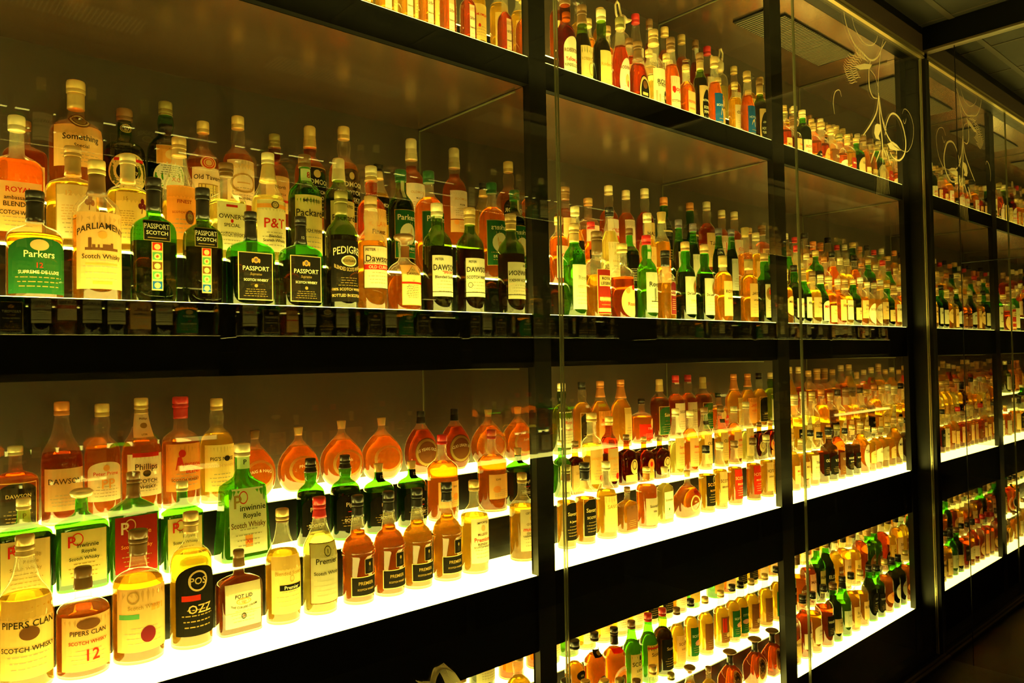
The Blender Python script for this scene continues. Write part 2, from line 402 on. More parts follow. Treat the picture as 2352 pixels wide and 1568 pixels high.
# generic label layouts
def LB(bg='cream', t1='', t2='', c='ink', c2=None, z=(.10, .50), w=.95, bd=None, bands=(), shape='r', h=.15, extra=(), fine='grey'):
    el = list(bands)
    if t1: el.append(('t', t1, 0, .70, h, c))
    if t2: el.append(('t', t2, 0, .50, h*.62, c2 or c))
    el.append(('lines', -.7, .7, .12, .36, 4, fine if bg not in ('black', 'green', 'blue', 'dred', 'brown', 'maroon') else 'dgold'))
    el += list(extra)
    return dict(z=z, w=w, bg=bg, bd=bd, shape=shape, el=el)
ROWZ = {1: .552, 2: .080, 3: -.392, 4: -.842}
TYR = {1: (.112, .203, .298), 2: (.112, .203, .298), 3: (.102, .196, .296), 4: (.058, .135, .240)}   # centre line of each step
TZ = (0, .082, .158)             # step heights
TER = {1: (0, .156, .250, .349), 2: (0, .156, .250, .349), 3: (0, .146, .244, .349), 4: (0, .086, .188, .349)}       # step edges
if True:
    pass
ROWN = {1: 'top', 2: 'upper', 3: 'lower', 4: 'bottom'}
BAYN = {1: 'left', 2: 'middle', 3: 'right'}
TIERN = {0: 'front', 1: 'middle', 2: 'back'}
ORD = ['leftmost', 'second from left', 'third from left', 'fourth from left', 'fifth from left', 'sixth from left', 'seventh from left', 'eighth from left', 'ninth from left',
       'tenth from left', 'eleventh from left', 'twelfth from left', 'thirteenth from left', 'fourteenth from left', 'fifteenth from left', 'sixteenth from left', 'seventeenth from left']
BAYX = {1: (.115, .934), 2: (.976, 1.79), 3: (1.846, 2.62)}

def solve(row, tier, x, top):
    # stand a bottle on its step: from its cap in the picture to its place and height
    p = atY(x, top, TYR[row][tier]); zb = ROWZ[row]+TZ[tier]
    return p.x, (p.z-zb)
BOT = []
def add(row, bay, tier, x, top, w, typ, glass, liq, cap, look, labels, X=None, Hu=None, **kw):
    if X is None: X, Hu = solve(row, tier, x, top)
    d = cF.dot(Vector((X, TYR[row][tier], 0))-CAM)
    rat, n_ = SHAPE.get(typ, (1, 2)); ph = math.atan2(X, 1+TYR[row][tier])
    fac = math.hypot(math.cos(ph), rat*math.sin(ph)) if n_ < 4 else min(1.25, math.cos(ph)+rat*math.sin(ph))*.95
    Ru = (w/2*d/F_PX)*.97/fac if w > 1 else w/2     # w below 1 means layout units
    BOT.append(dict(row=row, bay=bay, tier=tier, X=X, Hu=Hu, Ru=Ru, typ=typ, glass=glass, liq=liq, cap=cap, look=look, labels=labels, kw=kw))

def crest(u, v, s, c='gold', c2='red'):      # a small shield with two supporters
    return [('e', u, v, s, s*.42, c), ('e', u, v, s*.6, s*.25, c2), ('e', u-s*1.2, v-s*.1, s*.35, s*.3, c), ('e', u+s*1.2, v-s*.1, s*.35, s*.3, c)]
def stag(u, v, s, c='brown'):
    return [('e', u, v, s*.55, s*.20, c), ('r', u-s*.45, v-s*.55, u-s*.33, v, c), ('r', u+s*.3, v-s*.55, u+s*.42, v, c), ('p', [(u+s*.2, v+.0), (u+s*.55, v+.02), (u+s*.7, v+s*.42), (u+s*.45, v+s*.45)], c),
            ('p', [(u+s*.45, v+s*.42), (u+s*.5, v+s*.42), (u+s*.25, v+s*.85), (u+s*.2, v+s*.83)], c), ('p', [(u+s*.6, v+s*.42), (u+s*.66, v+s*.42), (u+s*.95, v+s*.83), (u+s*.9, v+s*.85)], c)]
def clover(u, v, s, c='maroon'):
    return [('e', u-s*.5, v, s*.5, s*.2, c), ('e', u+s*.5, v, s*.5, s*.2, c), ('e', u, v+s*.32, s*.45, s*.22, c), ('p', [(u-s*.08, v), (u+s*.08, v), (u-s*.1, v-s*.5), (u-s*.3, v-s*.5)], c)]
FP = dict
# ---------------- upper left bay, front row
add(2,1,0, 80,440,118,'dumpy','c','A','black','squat amber bottle with green label and white script',
    [LB('green','Parkers','',c='cream',z=(.07,.56),w=1.25,shape='arch',h=.17,bd=None,extra=[('e',0,.86,.26,.10,'tan'),('t','12',0,.50,.13,'red'),('t','SUPREME DE LUXE',0,.38,.085,'cream')],fine='cream')],
    sleeve=('black',.72), fill=.605)
add(2,1,0, 222,370,104,'round','c','A','gold','clear-shouldered amber bottle with castle label',
    [LB('tan','','',z=(.10,.62),w=1.15,h=.12,extra=[('t','PARLIAMENT',0,.82,.115,'ink',1.9,.10),('e',0,.70,.16,.05,'orange'),
     ('r',-.62,.50,.62,.535,'brown'),('r',-.5,.53,-.38,.66,'brown'),('r',-.36,.53,-.1,.575,'brown'),('r',.0,.53,.3,.58,'brown'),('r',.3,.53,.4,.60,'brown'),
     ('t','Scotch Whisky',0,.42,.085,'ink'),('r',-.6,.31,.6,.335,'orange'),('r',-.35,.06,.35,.10,'orange')])],
    sleeve=('brown',.76), fill=.605)
PST = [('t','PASSPORT',0,.70,.36,'cream'),('t','SCOTCH',0,.38,.26,'cream'),('r',-.7,.12,.7,.16,'dgold')]
def strip(): 
    cc = ['red','lgreen','brown','lgreen','blue']; el = []
    for i, c in enumerate(cc): el += [('r',-.85,.82-.2*i+.01,.85,.99-.2*i,c),('e',0,.905-.2*i,.55,.06,'gold'),('e',0,.905-.2*i,.25,.03,'red' if i % 2 else 'cream')]
    return el
for x,t,w in ((352,410,103),(465,433,92)):
    add(2,1,0,x,t,w,'sflat','g' if x<400 else 'd','D','black','green flat bottle with crest strip below label' if x<400 else 'dark olive flat bottle with crest strip',
    [dict(z=(.50,.66),w=.62,bg='black',bd='dgold',el=PST),dict(z=(.12,.49),w=.26,bg='gold',bd='dgold',el=strip())], sleeve=('black',.74), fill=.50, captype='screw')
for x,t,w,lk in ((575,487,116,'wide green flat bottle with large black label'),(690,498,108,'green flat bottle with black label, numbered neck')):
    add(2,1,0,x,t,w,'sflat','g','D','black',lk,
    [dict(z=(.09,.57),w=.78,bg='black',bd='gold',el=crest(0,.84,.16,'orange','blue')+[('t','PASSPORT',0,.66,.13,'cream'),('t','Supreme',0,.545,.075,'dgold',1.2,0,.3),('t','SCOTCH WHISKY',0,.42,.075,'cream',1.4),('e',0,.30,.10,.035,'dgold'),
      ('lines',-.75,.75,.08,.22,4,'dgold')])], sleeve=('black',.70), fill=.52,
    neck=dict(z=(.72,.80),w=.9,bg='black',el=([('t','12',0,.6,.5,'white')] if x>600 else [])+[('r',-1,0,1,.28,'red')]))
add(2,1,0,783,440,76,'round','d','D','olive','olive bottle with tall printed lettering',
    [dict(z=(.08,.58),w=1.2,bg='black',el=[('t','PEDIGREE',0,.84,.17,'cream',1.7,.05),('e',0,.66,.42,.085,'dgold'),('o',0,.66,.44,.09,'cream'),('t','SCOTLAND',0,.66,.05,'black'),('t','BLENDED SCOTS WHISKY',0,.52,.085,'tan',1.6,-.10),
      ('lines',-.6,.6,.26,.38,4,'dgold'),('t','100% SCOTCH WHISKIES',0,.20,.06,'tan'),('t','BOTTLED IN SCOTLAND',0,.10,.065,'tan')])], sleeve=('olive',.80), fill=.625)
add(2,1,0,851,451,73,'bulb','c','A','cork','clear-necked amber bottle with red banded label',
    [LB('cream','Dawson','',c='ink',z=(.20,.56),w=1.05,bd='ink',h=.21,bands=[('r',-1,.44,1,.56,'red')],extra=[('t','PETER',-.55,.90,.09,'ink'),('t','OLD CURIO',.0,.50,.10,'cream'),('t','BLENDED SCOTCH WHISKY',0,.61,.07,'ink')])],
    neck=dict(z=(.86,.95),w=1.1,bg='cream',el=[('t','Peter Dawson',0,.5,.25,'ink')]), fill=.605)
add(2,1,0,927,538,80,'decanter','c','O','brown','short stoppered amber decanter with tan label',
    [LB('gold','','',z=(.10,.60),w=.72,bd='dgold',h=.1,bands=[('r',-1,.52,1,.57,'red')],extra=[('p',[(0,.97),(.6,.76),(0,.58),(-.6,.76)],'dgold'),('p',[(0,.95),(.52,.76),(0,.60),(-.52,.76)],'gold'),('t','P.D.',0,.86,.06,'ink'),('t','DAWSON',0,.765,.085,'ink'),('lines',-.7,.7,.18,.48,8,'ink')])],
    captype='stopper', fill=.46, neck=dict(z=(.70,.84),w=1.2,bg='brown',el=[]))
add(2,1,0,1003,468,70,'round','d','D','pale','dark round bottle with cream label, pale cap',
    [LB('cream','DAWSON','',c='ink',z=(.16,.52),w=.98,h=.20,bands=[('r',-1,.10,1,.12,'ink')],extra=[('t','PETER',-.5,.90,.08,'ink'),('t','"SPECIAL"',.2,.58,.09,'red'),('t','Blended Scotch',0,.47,.10,'ink')])],
    neck=dict(z=(.86,.96),w=1.05,bg='cream',el=[]), fill=.605)
add(2,1,0,1078,478,68,'round','d','B','tan','dark round bottle with cream label, striped cap',
    [LB('cream','DAWSON','SCOTCH WHISKY',c='ink',z=(.17,.52),w=.98,h=.18,bands=[('r',-1,.10,1,.12,'ink')],extra=[('t','PETER',-.5,.90,.08,'ink'),('o',-.68,.30,.17,.07,'ink')])],
    sleeve=('tan',.84), neck=dict(z=(.84,.93),w=1.1,bg='cream',el=[('r',-1,.6,1,.8,'red')]), fill=.605)
# middle row
add(2,1,1, 38,268,112,'sflat','c','O','pale','big flat orange bottle with red lettered label',
    [LB('gold','','',z=(.10,.48),w=.85,extra=[('t','BLENDED',0,.55,.13,'ink'),('t','SCOTCH WHISKY',0,.38,.12,'ink'),('t','ROYAL',0,.84,.15,'red'),('t','ambassador',0,.68,.11,'ink')])], fill=.66)
add(2,1,1,167,338,112,'dumpy','c','Y','tan','squat golden bottle, cream label with dark clover',
    [LB('cream','','',z=(.08,.60),w=.85,bd='dgold',extra=[('t','12',-.4,.83,.13,'tan')]+clover(.55,.70,.28)+[('lines',-.8,-.05,.35,.60,6,'tan')])], sleeve=('tan',.72), fill=.625)
add(2,1,1,293,357,92,'dumpy','c','Y','pale','golden bottle, tan label with dark clover',
    [LB('yellow','','',z=(.08,.60),w=.85,bd='dgold',extra=[('t','15',-.4,.86,.10,'dgold')]+clover(.55,.74,.28)+[('lines',-.8,.1,.35,.62,7,'dgold')])], sleeve=('pale',.72), fill=.625)
add(2,1,1,411,317,76,'slope','c','Y','tan','long-necked bottle with orange label, portrait medallion',
    [LB('orange','FINEST','SCOTCH WHISKY',c='dred',z=(.14,.58),w=1.1,h=.09,extra=[('e',.3,.42,.28,.13,'brown'),('e',.3,.44,.16,.08,'dgold')])], sleeve=('tan',.84), fill=.46)
add(2,1,1,519,376,96,'square','c','P','brown','square pale yellow bottle with tall clear neck',
    [LB('cream',"OWNER'S",'',c='ink',z=(.10,.58),w=.82,h=.13,bd=None,bands=[('r',-.4,.90,.4,.95,'red')],extra=[('t','SPECIAL',0,.52,.10,'ink'),('e',0,.61,.10,.04,'red'),('t','SCOTCH WHISKY',0,.33,.09,'ink')])], sleeve=('brown',.86), fill=.605)
add(2,1,1,615,353,78,'slope','c','P','pale','pale bottle, cream label with large red letters',
    [LB('cream','','',z=(.10,.56),w=1.1,bands=[('r',-1,.84,1,.92,'orange')],extra=[('t','P&T',0,.55,.26,'red'),('e',0,.90,.22,.07,'ink'),('e',0,.90,.17,.055,'gold'),('t','Blended',0,.30,.08,'ink'),('t','Scotch Whisky',0,.22,.08,'ink')])],
    sleeve=('gold',.74), neck=dict(z=(.78,.84),w=.9,bg=None,el=[('e',0,.5,.5,.45,'orange')]), fill=.605)
add(2,1,1,699,357,78,'round','g','D','brown','green-shouldered bottle, yellow script label, number collar',
    [LB('yellow','Packards','',c='ink',z=(.10,.62),w=1.05,h=.17,extra=[('t','IMPORTED',0,.90,.07,'ink'),('t','SCOTCH WHISKY',0,.40,.07,'ink')])],
    neck=dict(z=(.76,.87),w=1.2,bg='cream',el=[('t','8',.2,.5,.7,'red')]), fill=.6)
add(2,1,1,777,366,72,'round','d','D','pale','olive bottle, yellow script label, pale capsule',
    [LB('yellow','Packards','',c='ink',z=(.10,.60),w=1.05,h=.15,extra=[('t','IMPORTED',0,.90,.07,'ink')])], captype='tall', fill=.625)
add(2,1,1,852,383,70,'bulb','c','R','pale','deep red bottle with pale cap, yellow label',
    [LB('yellow','K. LAW','',c='orange',z=(.10,.58),w=1.05,h=.13,extra=[('t','Finest',0,.55,.13,'ink')])], sleeve=('gold',.86), fill=.84)
add(2,1,1,920,391,62,'round','g','D','dgreen','green bottle, dark green stag label',
    [LB('green','','',z=(.14,.60),w=1.1,bd='dgold',extra=[('t','Parkers',0,.84,.16,'cream'),('e',0,.50,.62,.22,'cream')]+stag(.05,.46,.34,'tan')+[('t','FINEST',.2,.20,.08,'cream')])], fill=.8,
    neck=dict(z=(.72,.99),w=.35,u=-.25,bg='cream',el=[]))
add(2,1,1,984,394,70,'round','c','O','dgreen','amber bottle, green cap and green stag label',
    [LB('green','','',z=(.14,.60),w=1.1,bd='dgold',extra=[('t','Parkers',0,.84,.16,'cream'),('e',0,.50,.62,.22,'cream')]+stag(.05,.46,.34,'tan')+[('t','TEN YEARS',0,.20,.08,'cream')])], fill=.74)
# back row
add(2,1,2, 60,280,96,'sflat','c','R','brown','flat reddish bottle behind the orange one', [LB('gold','BLENDED','SCOTCH',z=(.1,.45),w=.8)], fill=.64)
add(2,1,2,172,188,118,'dumpy','c','O','gold','tallest bottle, gold foil neck, round seal',
    [LB('gold','Something','Special',c='ink',z=(.30,.62),w=1.1,h=.2),dict(z=(.60,.73),w=.6,bg='brown',shape='e',el=[('o',0,.5,.85,.42,'gold'),('e',0,.5,.55,.3,'dgold')])], sleeve=('gold',.78), neck=dict(z=(.97,1.0),w=1.2,bg='red',el=[]), fill=.605)
add(2,1,2,285,252,90,'dumpy','d','D','brown','dark green bulbous bottle, number on neck',
    [LB('gold','','',z=(.2,.55),w=1.1,shape='e',bands=[('e',-.1,.5,.5,.25,'black'),('r',-.7,.78,.7,.86,'red')],extra=[('t','Whisky',0,.5,.14,'gold')])], neck=dict(z=(.76,.85),w=1.1,bg=None,el=[('e',0,.5,.8,.45,'gold'),('e',0,.5,.7,.38,'black'),('t','21',0,.5,.5,'cream')]), fill=.6)
add(2,1,2,380,236,82,'bulb','g','D','olive','green bottle, orange shield over dotted label',
    [dict(z=(.44,.60),w=.8,bg='orange',bd='gold',el=[('e',0,.5,.4,.25,'gold')]),dict(z=(.22,.46),w=1.0,bg='white',shape='e',el=[('t','X.O.',.3,.4,.2,'red'),('lines',-.6,.6,.55,.85,5,'ink')])], sleeve=('olive',.88), fill=.8)
add(2,1,2,466,281,74,'angular','c','O','gold','orange bottle, cream label, round red seal',
    [LB('cream','Old Tavern','',c='ink',z=(.20,.52),w=1.05,h=.20,bands=[('r',-.6,.06,.65,.50,'dgold'),('r',-.55,.09,.6,.47,'yellow')],extra=[('r',-.4,.15,-.1,.35,'ink'),('r',.1,.12,.5,.2,'ink')]),
     dict(z=(.50,.63),w=.5,bg='gold',shape='e',el=[('o',0,.5,.8,.42,'red'),('o',0,.5,.5,.27,'red')])], fill=.605)
add(2,1,2,546,269,72,'bulb','c','O','gold','gold-capped bulb-necked bottle, cream oval label',
    [LB('cream','','',z=(.18,.58),w=1.1,extra=[('t','OLD-THURSO',0,.86,.12,'gold',1.7,.06),('o',0,.48,.8,.22,'dgold'),('r',-.4,.47,.4,.50,'tan'),('t','RARE OLD DELUXE',0,.14,.07,'ink')])], fill=.64)
add(2,1,2,630,310,66,'bulb','c','R','olive','dark red bottle with olive cap, tan label', [LB('tan','North','SCOTCH',c='ink',z=(.16,.54),w=1.05,h=.13,bands=[('r',-1,.28,1,.36,'red')])], sleeve=('olive',.86), fill=.84)
add(2,1,2,711,292,74,'bulb','c','O','gold','orange bottle, black lettered label, gold capsule',
    [LB('black','OLDMOOR','',c='cream',z=(.14,.60),w=1.1,h=.14,bd='gold',extra=[('e',0,.86,.22,.08,'gold'),('t','SCOTCH',0,.5,.10,'cream'),('t','WHISKY',0,.38,.10,'cream')])], captype='tall', fill=.78)
add(2,1,2,789,293,74,'bulb','c','O','gold','orange bottle, dark arched label, clear neck',
    [LB('black','OLDMOOR','',c='cream',z=(.12,.60),w=1.1,h=.13,shape='arch',extra=[('e',0,.86,.16,.07,'gold'),('t','SCOTCH',0,.55,.11,'cream'),('t','WHISKY',0,.42,.11,'cream'),('t','&',0,.28,.12,'gold')])], fill=.66)
add(2,1,2,868,378,52,'slope','c','Y','black','short golden bottle with dark cap', [LB('black','OLDMOOR','',c='cream',z=(.2,.55),w=1.1,h=.2)], sleeve=('gold',.80), fill=.6)
add(2,1,2,944,321,62,'bulb','c','O','pale','tall amber bottle, white label, pale cap',
    [LB('white','OLDMOOR','MAJOR',c='tan',c2='ink',z=(.28,.56),w=1.0,h=.12,extra=[('t','Liqueur',0,.35,.11,'gold')]),dict(z=(.15,.27),w=1.0,bg='tan',el=[('e',.5,.8,.2,.2,'orange'),('lines',-.6,.4,.2,.5,2,'cream')])], captype='tall', fill=.74)
# ---------------- lower left bay, front row
add(3,1,0, 58,1228,118,'slope','c','Y','tan','golden bottle, tan label with dark seal',
    [LB('gold','PIPERS CLAN','',c='ink',z=(.10,.60),w=1.1,h=.12,bands=[('e',0,.58,.32,.09,'brown')],extra=[('t','SCOTCH WHISKY',0,.38,.09,'ink')])], sleeve=('tan',.86), fill=.605)
add(3,1,0,190,1302,114,'dumpy','c','O','brown','squat orange bottle, cream label, red number',
    [LB('tan','PIPERS CLAN','',c='ink',z=(.08,.58),w=1.05,h=.12,bands=[('e',0,.86,.42,.10,'brown')],extra=[('t','12',.15,.28,.30,'red'),('t','SCOTCH WHISKY',0,.52,.09,'dred')])], captype='tall', fill=.605)
add(3,1,0,317,1216,112,'dumpy','c','A','brown','pinkish-necked bottle, tan label, black foil',
    [LB('tan','Scotch Whisky','',c='dgold',z=(.10,.58),w=1.15,h=.09,bands=[('r',-.9,.52,-.2,.60,'lgreen'),('e',.1,.26,.26,.13,'maroon')],extra=[('o',-.4,.86,.2,.10,'dgold'),('r',.2,.62,.7,.72,'orange')])], sleeve=('brown',.80), fill=.625)
add(3,1,0,438,1175,94,'round','c','Y','tan','golden bottle with round-topped black label',
    [LB('black','','',c='tan',z=(.10,.62),w=1.1,shape='arch',extra=[('o',.0,.78,.42,.15,'tan'),('t','POS',0,.78,.14,'tan'),('r',-.7,.50,.1,.58,'red'),('t','OZZ',.1,.38,.17,'tan')])], sleeve=('tan',.84), fill=.70)
add(3,1,0,548,1262,110,'sflat','c','B','brown','dark brown flat bottle with cream label',
    [LB('cream','POT LID','',c='ink',z=(.10,.62),w=.82,h=.12,bands=[('e',0,.58,.42,.075,'orange'),('e',0,.58,.36,.055,'cream'),('r',-1,.33,1,.345,'grey'),('e',0,.24,.14,.07,'ink'),('e',0,.24,.10,.05,'white'),('e',0,.24,.05,.03,'red')],extra=[('t','THE CURLERS DRAM',0,.44,.07,'ink',1.6,-.1)])], captype='tall', fill=.74)
add(3,1,0,648,1168,80,'slope','c','Y','tan','clear-necked golden bottle, small black nameplate',
    [LB('gold','Blended Scotch','',c='dgold',z=(.10,.60),w=1.1,h=.09,bands=[('r',-.55,.40,.75,.50,'black')],extra=[('t','Premier',.1,.45,.09,'cream',1.1),('o',.1,.6,.12,.06,'dgold')])], sleeve=('brown',.88), fill=.625)
add(3,1,0,733,1141,80,'slope','c','P','red','bottle with bright red cap, silver-cream label',
    [LB('grey','Premier','Scotch Whisky',c='ink',z=(.10,.62),w=1.05,h=.13,bd='brown',bands=[('o',0,.86,.2,.09,'ink')],extra=[('t','1',0,.86,.10,'ink')])], sleeve=('red',.82), fill=.68)
for i,(x,t,w) in enumerate(((821,1137,74),(892,1128,72),(957,1121,70),(1025,1107,68))):
    add(3,1,0,x,t,w,'ring','c','O' if i<2 else 'A','black','ring-shouldered amber bottle, framed portrait above black label',
    [dict(z=(.08,.26),w=.98,bg='black',bd='gold',el=[('t','PREMIER',0,.66,.24,'dgold',1.2),('t','SCOTCH WHISKY',0,.34,.14,'dgold',1.2)]),
     dict(z=(.28,.42),w=.36,u=.25,bg='black',bd='gold',el=[('e',0,.65,.2,.12,'dgold'),('p',[(-.4,.15),(.4,.15),(.2,.55),(-.2,.55)],'ink')])], sleeve=('black',.80), fill=.665)
add(3,1,0,1088,1103,66,'angular','c','Y','tan','bright golden bottle, cream label, red word',
    [LB('cream','','',c='ink',z=(.12,.60),w=.9,extra=[('t','IMPORTED',0,.91,.07,'ink',1.2,.05),('e',0,.78,.2,.07,'tan'),('t','McLEOD',0,.64,.08,'brown'),('t','Premium',0,.52,.13,'red'),('t','BLENDED',0,.42,.07,'ink'),('t','SCOTCH WHISKY',0,.35,.06,'ink')])], fill=.625)
# middle row
PW = lambda bg, c2: LB(bg,'','',z=(.08,.60),w=.86,extra=[('t','P',-.55,.80,.30,'red' if bg!='dred' else 'cream'),('o',-.3,.84,.26,.12,'red' if bg!='dred' else 'tan'),('t','inwinnie',.15,.72,.12,c2),('t','Royale',.2,.60,.10,c2),('t','Scotch Whisky',0,.47,.09,c2)],fine='dgold')
add(3,1,1, 54,1144,116,'flask','g','D','pale','green ribbed flask, tan label, pale collar',[PW('gold','dgold')],neck=dict(z=(.76,.90),w=1.2,bg='yellow',el=[('t','P',0,.5,.5,'dgold')]),fill=.625)
add(3,1,1,187,1122,112,'flask','g','Y','pale','green ribbed flask, tan label, white cap',[PW('gold','ink')],fill=.605,captype='stopper')
add(3,1,1,306,1084,110,'flask','g','Y','brown','green ribbed flask with dark red label',[PW('dred','orange')],sleeve=('brown',.76),fill=.605)
add(3,1,1,418,1105,94,'flask','g','Y','pale','green ribbed flask, narrow cream label',[PW('gold','ink')],fill=.605)
add(3,1,1,556,1018,128,'trap','g','Y','pale','large green tapering flask, script label',[LB('cream','','',z=(.06,.62),w=.80,extra=[('t','P',-.55,.80,.28,'dgold'),('o',-.25,.86,.24,.10,'red'),('t','inwinnie',.25,.70,.13,'ink'),('t','Royale',.2,.58,.11,'ink'),('t','Scotch Whisky',0,.44,.12,'brown'),('r',-.2,.10,.2,.28,'orange'),('t','XII',0,.19,.09,'red')])],
    neck=dict(z=(.78,.90),w=1.2,bg='cream',el=[('t','P',0,.5,.5,'ink')]),fill=.58)
for x,t,w,tp,lk in ((713,1053,66,'bulb','green bottle, curved black label, dark cap'),(792,1045,70,'bulb','green bottle, black label and clear green neck'),(869,1065,72,'round','dark bottle with gold stopper, number collar'),(945,1059,70,'round','dark-bodied bottle, gold stopper, broad black label')):
    add(3,1,1,x,t,w,tp,'g','D','black' if x<800 else 'gold',lk,
    [LB('black','Pipers','',c='cream',z=(.12,.56),w=1.1,h=.16,shape='arch',bands=[('r',-.3,.50,.3,.52,'red')],extra=[('t','70cl',0,.44,.08,'tan'),('t','SCOTCH',0,.28,.12,'cream')])],
    captype='screw' if x<800 else 'cork', sleeve=('black',.84) if x<800 else None, neck=None if x<800 else dict(z=(.74,.87),w=1.2,bg='black',el=[('t','12',.2,.55,.5,'cream')]), fill=.605)
add(3,1,1,1015,998,74,'angular','c','O','red','angular amber bottle with red cap',[LB('gold','','',z=(.16,.46),w=.9,extra=[('t','SPICE',.3,.8,.1,'ink'),('e',.4,.4,.3,.14,'orange')])],fill=.68)
# back row
add(3,1,2, 35,1024,96,'dumpy','c','R','pale','reddish bottle, gold-framed black label',[LB('black','DAWSON','',c='gold',z=(.06,.58),w=.9,bd='gold',h=.12,shape='arch')],fill=.66)
add(3,1,2,145,922,90,'slope','c','R','orange','faint tan-labelled bottle with orange cap',[LB('tan','DAWSON','',c='ink',z=(.12,.46),w=1.1,h=.18)],fill=.58)
add(3,1,2,236,927,84,'bulb','c','O','gold','amber bottle, arched cream label, red monogram',
    [LB('cream','Peter Prime','',c='red',z=(.16,.50),w=1.1,h=.13,shape='arch',bands=[('e',0,.84,.16,.08,'orange')],extra=[('t','PP',.1,.44,.34,'orange')])],fill=.625)
add(3,1,2,322,914,94,'slope','c','O','gold','orange bottle, tall cream neck label, blackletter name',
    [LB('cream','Phillips','',c='ink',z=(.16,.52),w=1.0,h=.20,bands=[('r',-.7,.93,.7,1.03,'red')],extra=[('e',0,.54,.2,.08,'ink'),('t','SCOTCH',0,.36,.13,'ink'),('t','WHISKY',0,.22,.12,'ink')])],
    sleeve=('tan',.86),neck=dict(z=(.66,.86),w=1.3,bg='cream',el=[('t','Phillips',0,.8,.12,'brown'),('e',0,.5,.3,.12,'dgold'),('t','LITER',0,.12,.1,'ink')]),fill=.625)
add(3,1,2,412,911,86,'dumpy','c','O','red','orange bottle, red foil neck, red bird label',
    [LB('orange','','',z=(.16,.58),w=1.15,extra=[('e',-.2,.80,.16,.08,'red'),('p',[(-.5,.45),(-.1,.5),(-.25,.75),(-.4,.72)],'red'),('t','PIGEON',.35,.55,.12,'red',1.1),('t','BLEND',.35,.42,.12,'red',1.0),('t','SCOTCH WHISKY',0,.24,.08,'ink')])],sleeve=('red',.80),fill=.605)
add(3,1,2,497,915,76,'bulb','c','Y','gold','golden bottle, gold cap, spotted dark picture',
    [LB('yellow',"PIG'S NOSE",'',c='ink',z=(.12,.56),w=1.1,h=.11,bands=[('e',.25,.70,.18,.06,'ink')],extra=[('t','SCOTCH WHISKY',0,.55,.09,'tan')])],fill=.66)
DI = lambda t, bg=None, c='cream': dict(z=(.12,.58),w=.78,bg=bg,shape='e',el=[('o',0,.5,.95,.46,'dgold')]+([('t',t,0,.62,.14,c,1.6,.12)] if t else []))
for x,t,w,txt,bg,cap,lk in ((585,989,92,'HAIG & HAIG',None,'brown','dimpled orange bottle with white arched lettering'),(685,981,94,'PINCH',None,'tan','dimpled amber bottle with short white word'),(784,966,98,'Pinch',None,'cork','dimpled amber bottle, cork stopper'),
    (876,959,94,'',None,'cork','dimpled orange bottle without label'),(966,944,76,'15 YEARS OLD','brown','black','dimpled dark bottle with oval brown label')):
    add(3,1,2,x,t,w,'dimple','c','O' if x!=966 else 'R',cap,lk,[DI(txt,bg)],captype='cork' if cap!='black' else 'tall',fill=.70)
# ---------------- top left bay (only lower halves in view)
SN = LB('cream','Old Parr','Seasons',c='ink',z=(.16,.62),w=.42,h=.10,bands=[('r',-1,0,1,.28,'brown'),('e',.2,.14,.4,.08,'orange')])
for x_,lq,lk,w_ in ((835,'Y','clear square bottle with dark base',52),(884,'Y','clear square bottle, dark edges',50),(934,'Y','gold square bottle, plain cream label',46),(981,'A','square amber bottle, narrow cream label, leaf picture',45),(1029,'O','square orange bottle, narrow cream label',44),(1076,'R','dark red square bottle, cream label',43)):
    add(1,1,0,x_,60,w_,'square','c',lq,'gold',lk,[SN],X=atY(x_,60,TYR[1][0]).x,Hu=.19,rot=0)
for x_,lk in ((820,'golden bottle with yellow label'),(890,'golden bottle with yellow label, red dot'),(950,'amber bottle with yellow label'),(1010,'golden bottle, large bright yellow label')):
    add(1,1,1,x_,60,50,'round','c','Y','gold',lk,[LB('yellow','PREMIUM','',c='red',z=(.12,.56),w=1.1,h=.10,extra=[('e',.3,.4,.12,.05,'red')])],X=atY(x_,60,TYR[1][1]).x,Hu=.17)
# ---------------- bottom left bay (upper ends in view)
for i,(X,ti,lq,gl,cp,bg,lk) in enumerate(((.63,2,'Y','c','pale','cream','golden bottle, pale cap'),(.71,2,'O','c','black','red','amber bottle, black and red label'),(.79,2,'O','c','cork','orange','bulbous orange bottle, cork cap'),(.87,2,'D','g','tan','cream','green bottle, tan cap'),
    (.66,1,'P','c','gold','white','pale bottle, gold cap'),(.76,1,'A','c','brown','cream','amber bottle, brown cap'),(.86,1,'Y','c','gold','cream','golden bottle, gold cap'),(.70,0,'O','c','red','cream','orange bottle, red cap'),(.80,0,'Y','c','gold','tan','golden bottle, tan label'),(.88,0,'A','c','black','cream','amber bottle, black cap'))):
    add(4,1,ti,0,0,.054,('round','slope','bulb','dumpy')[i%4],gl,lq,cp,lk,[LB(bg,'No 8' if bg=='red' else 'SCOTCH','',c='white' if bg=='red' else 'ink',z=(.12,.58),w=1.1,h=.14)],X=X,Hu=(.17,.18,.148)[ti])
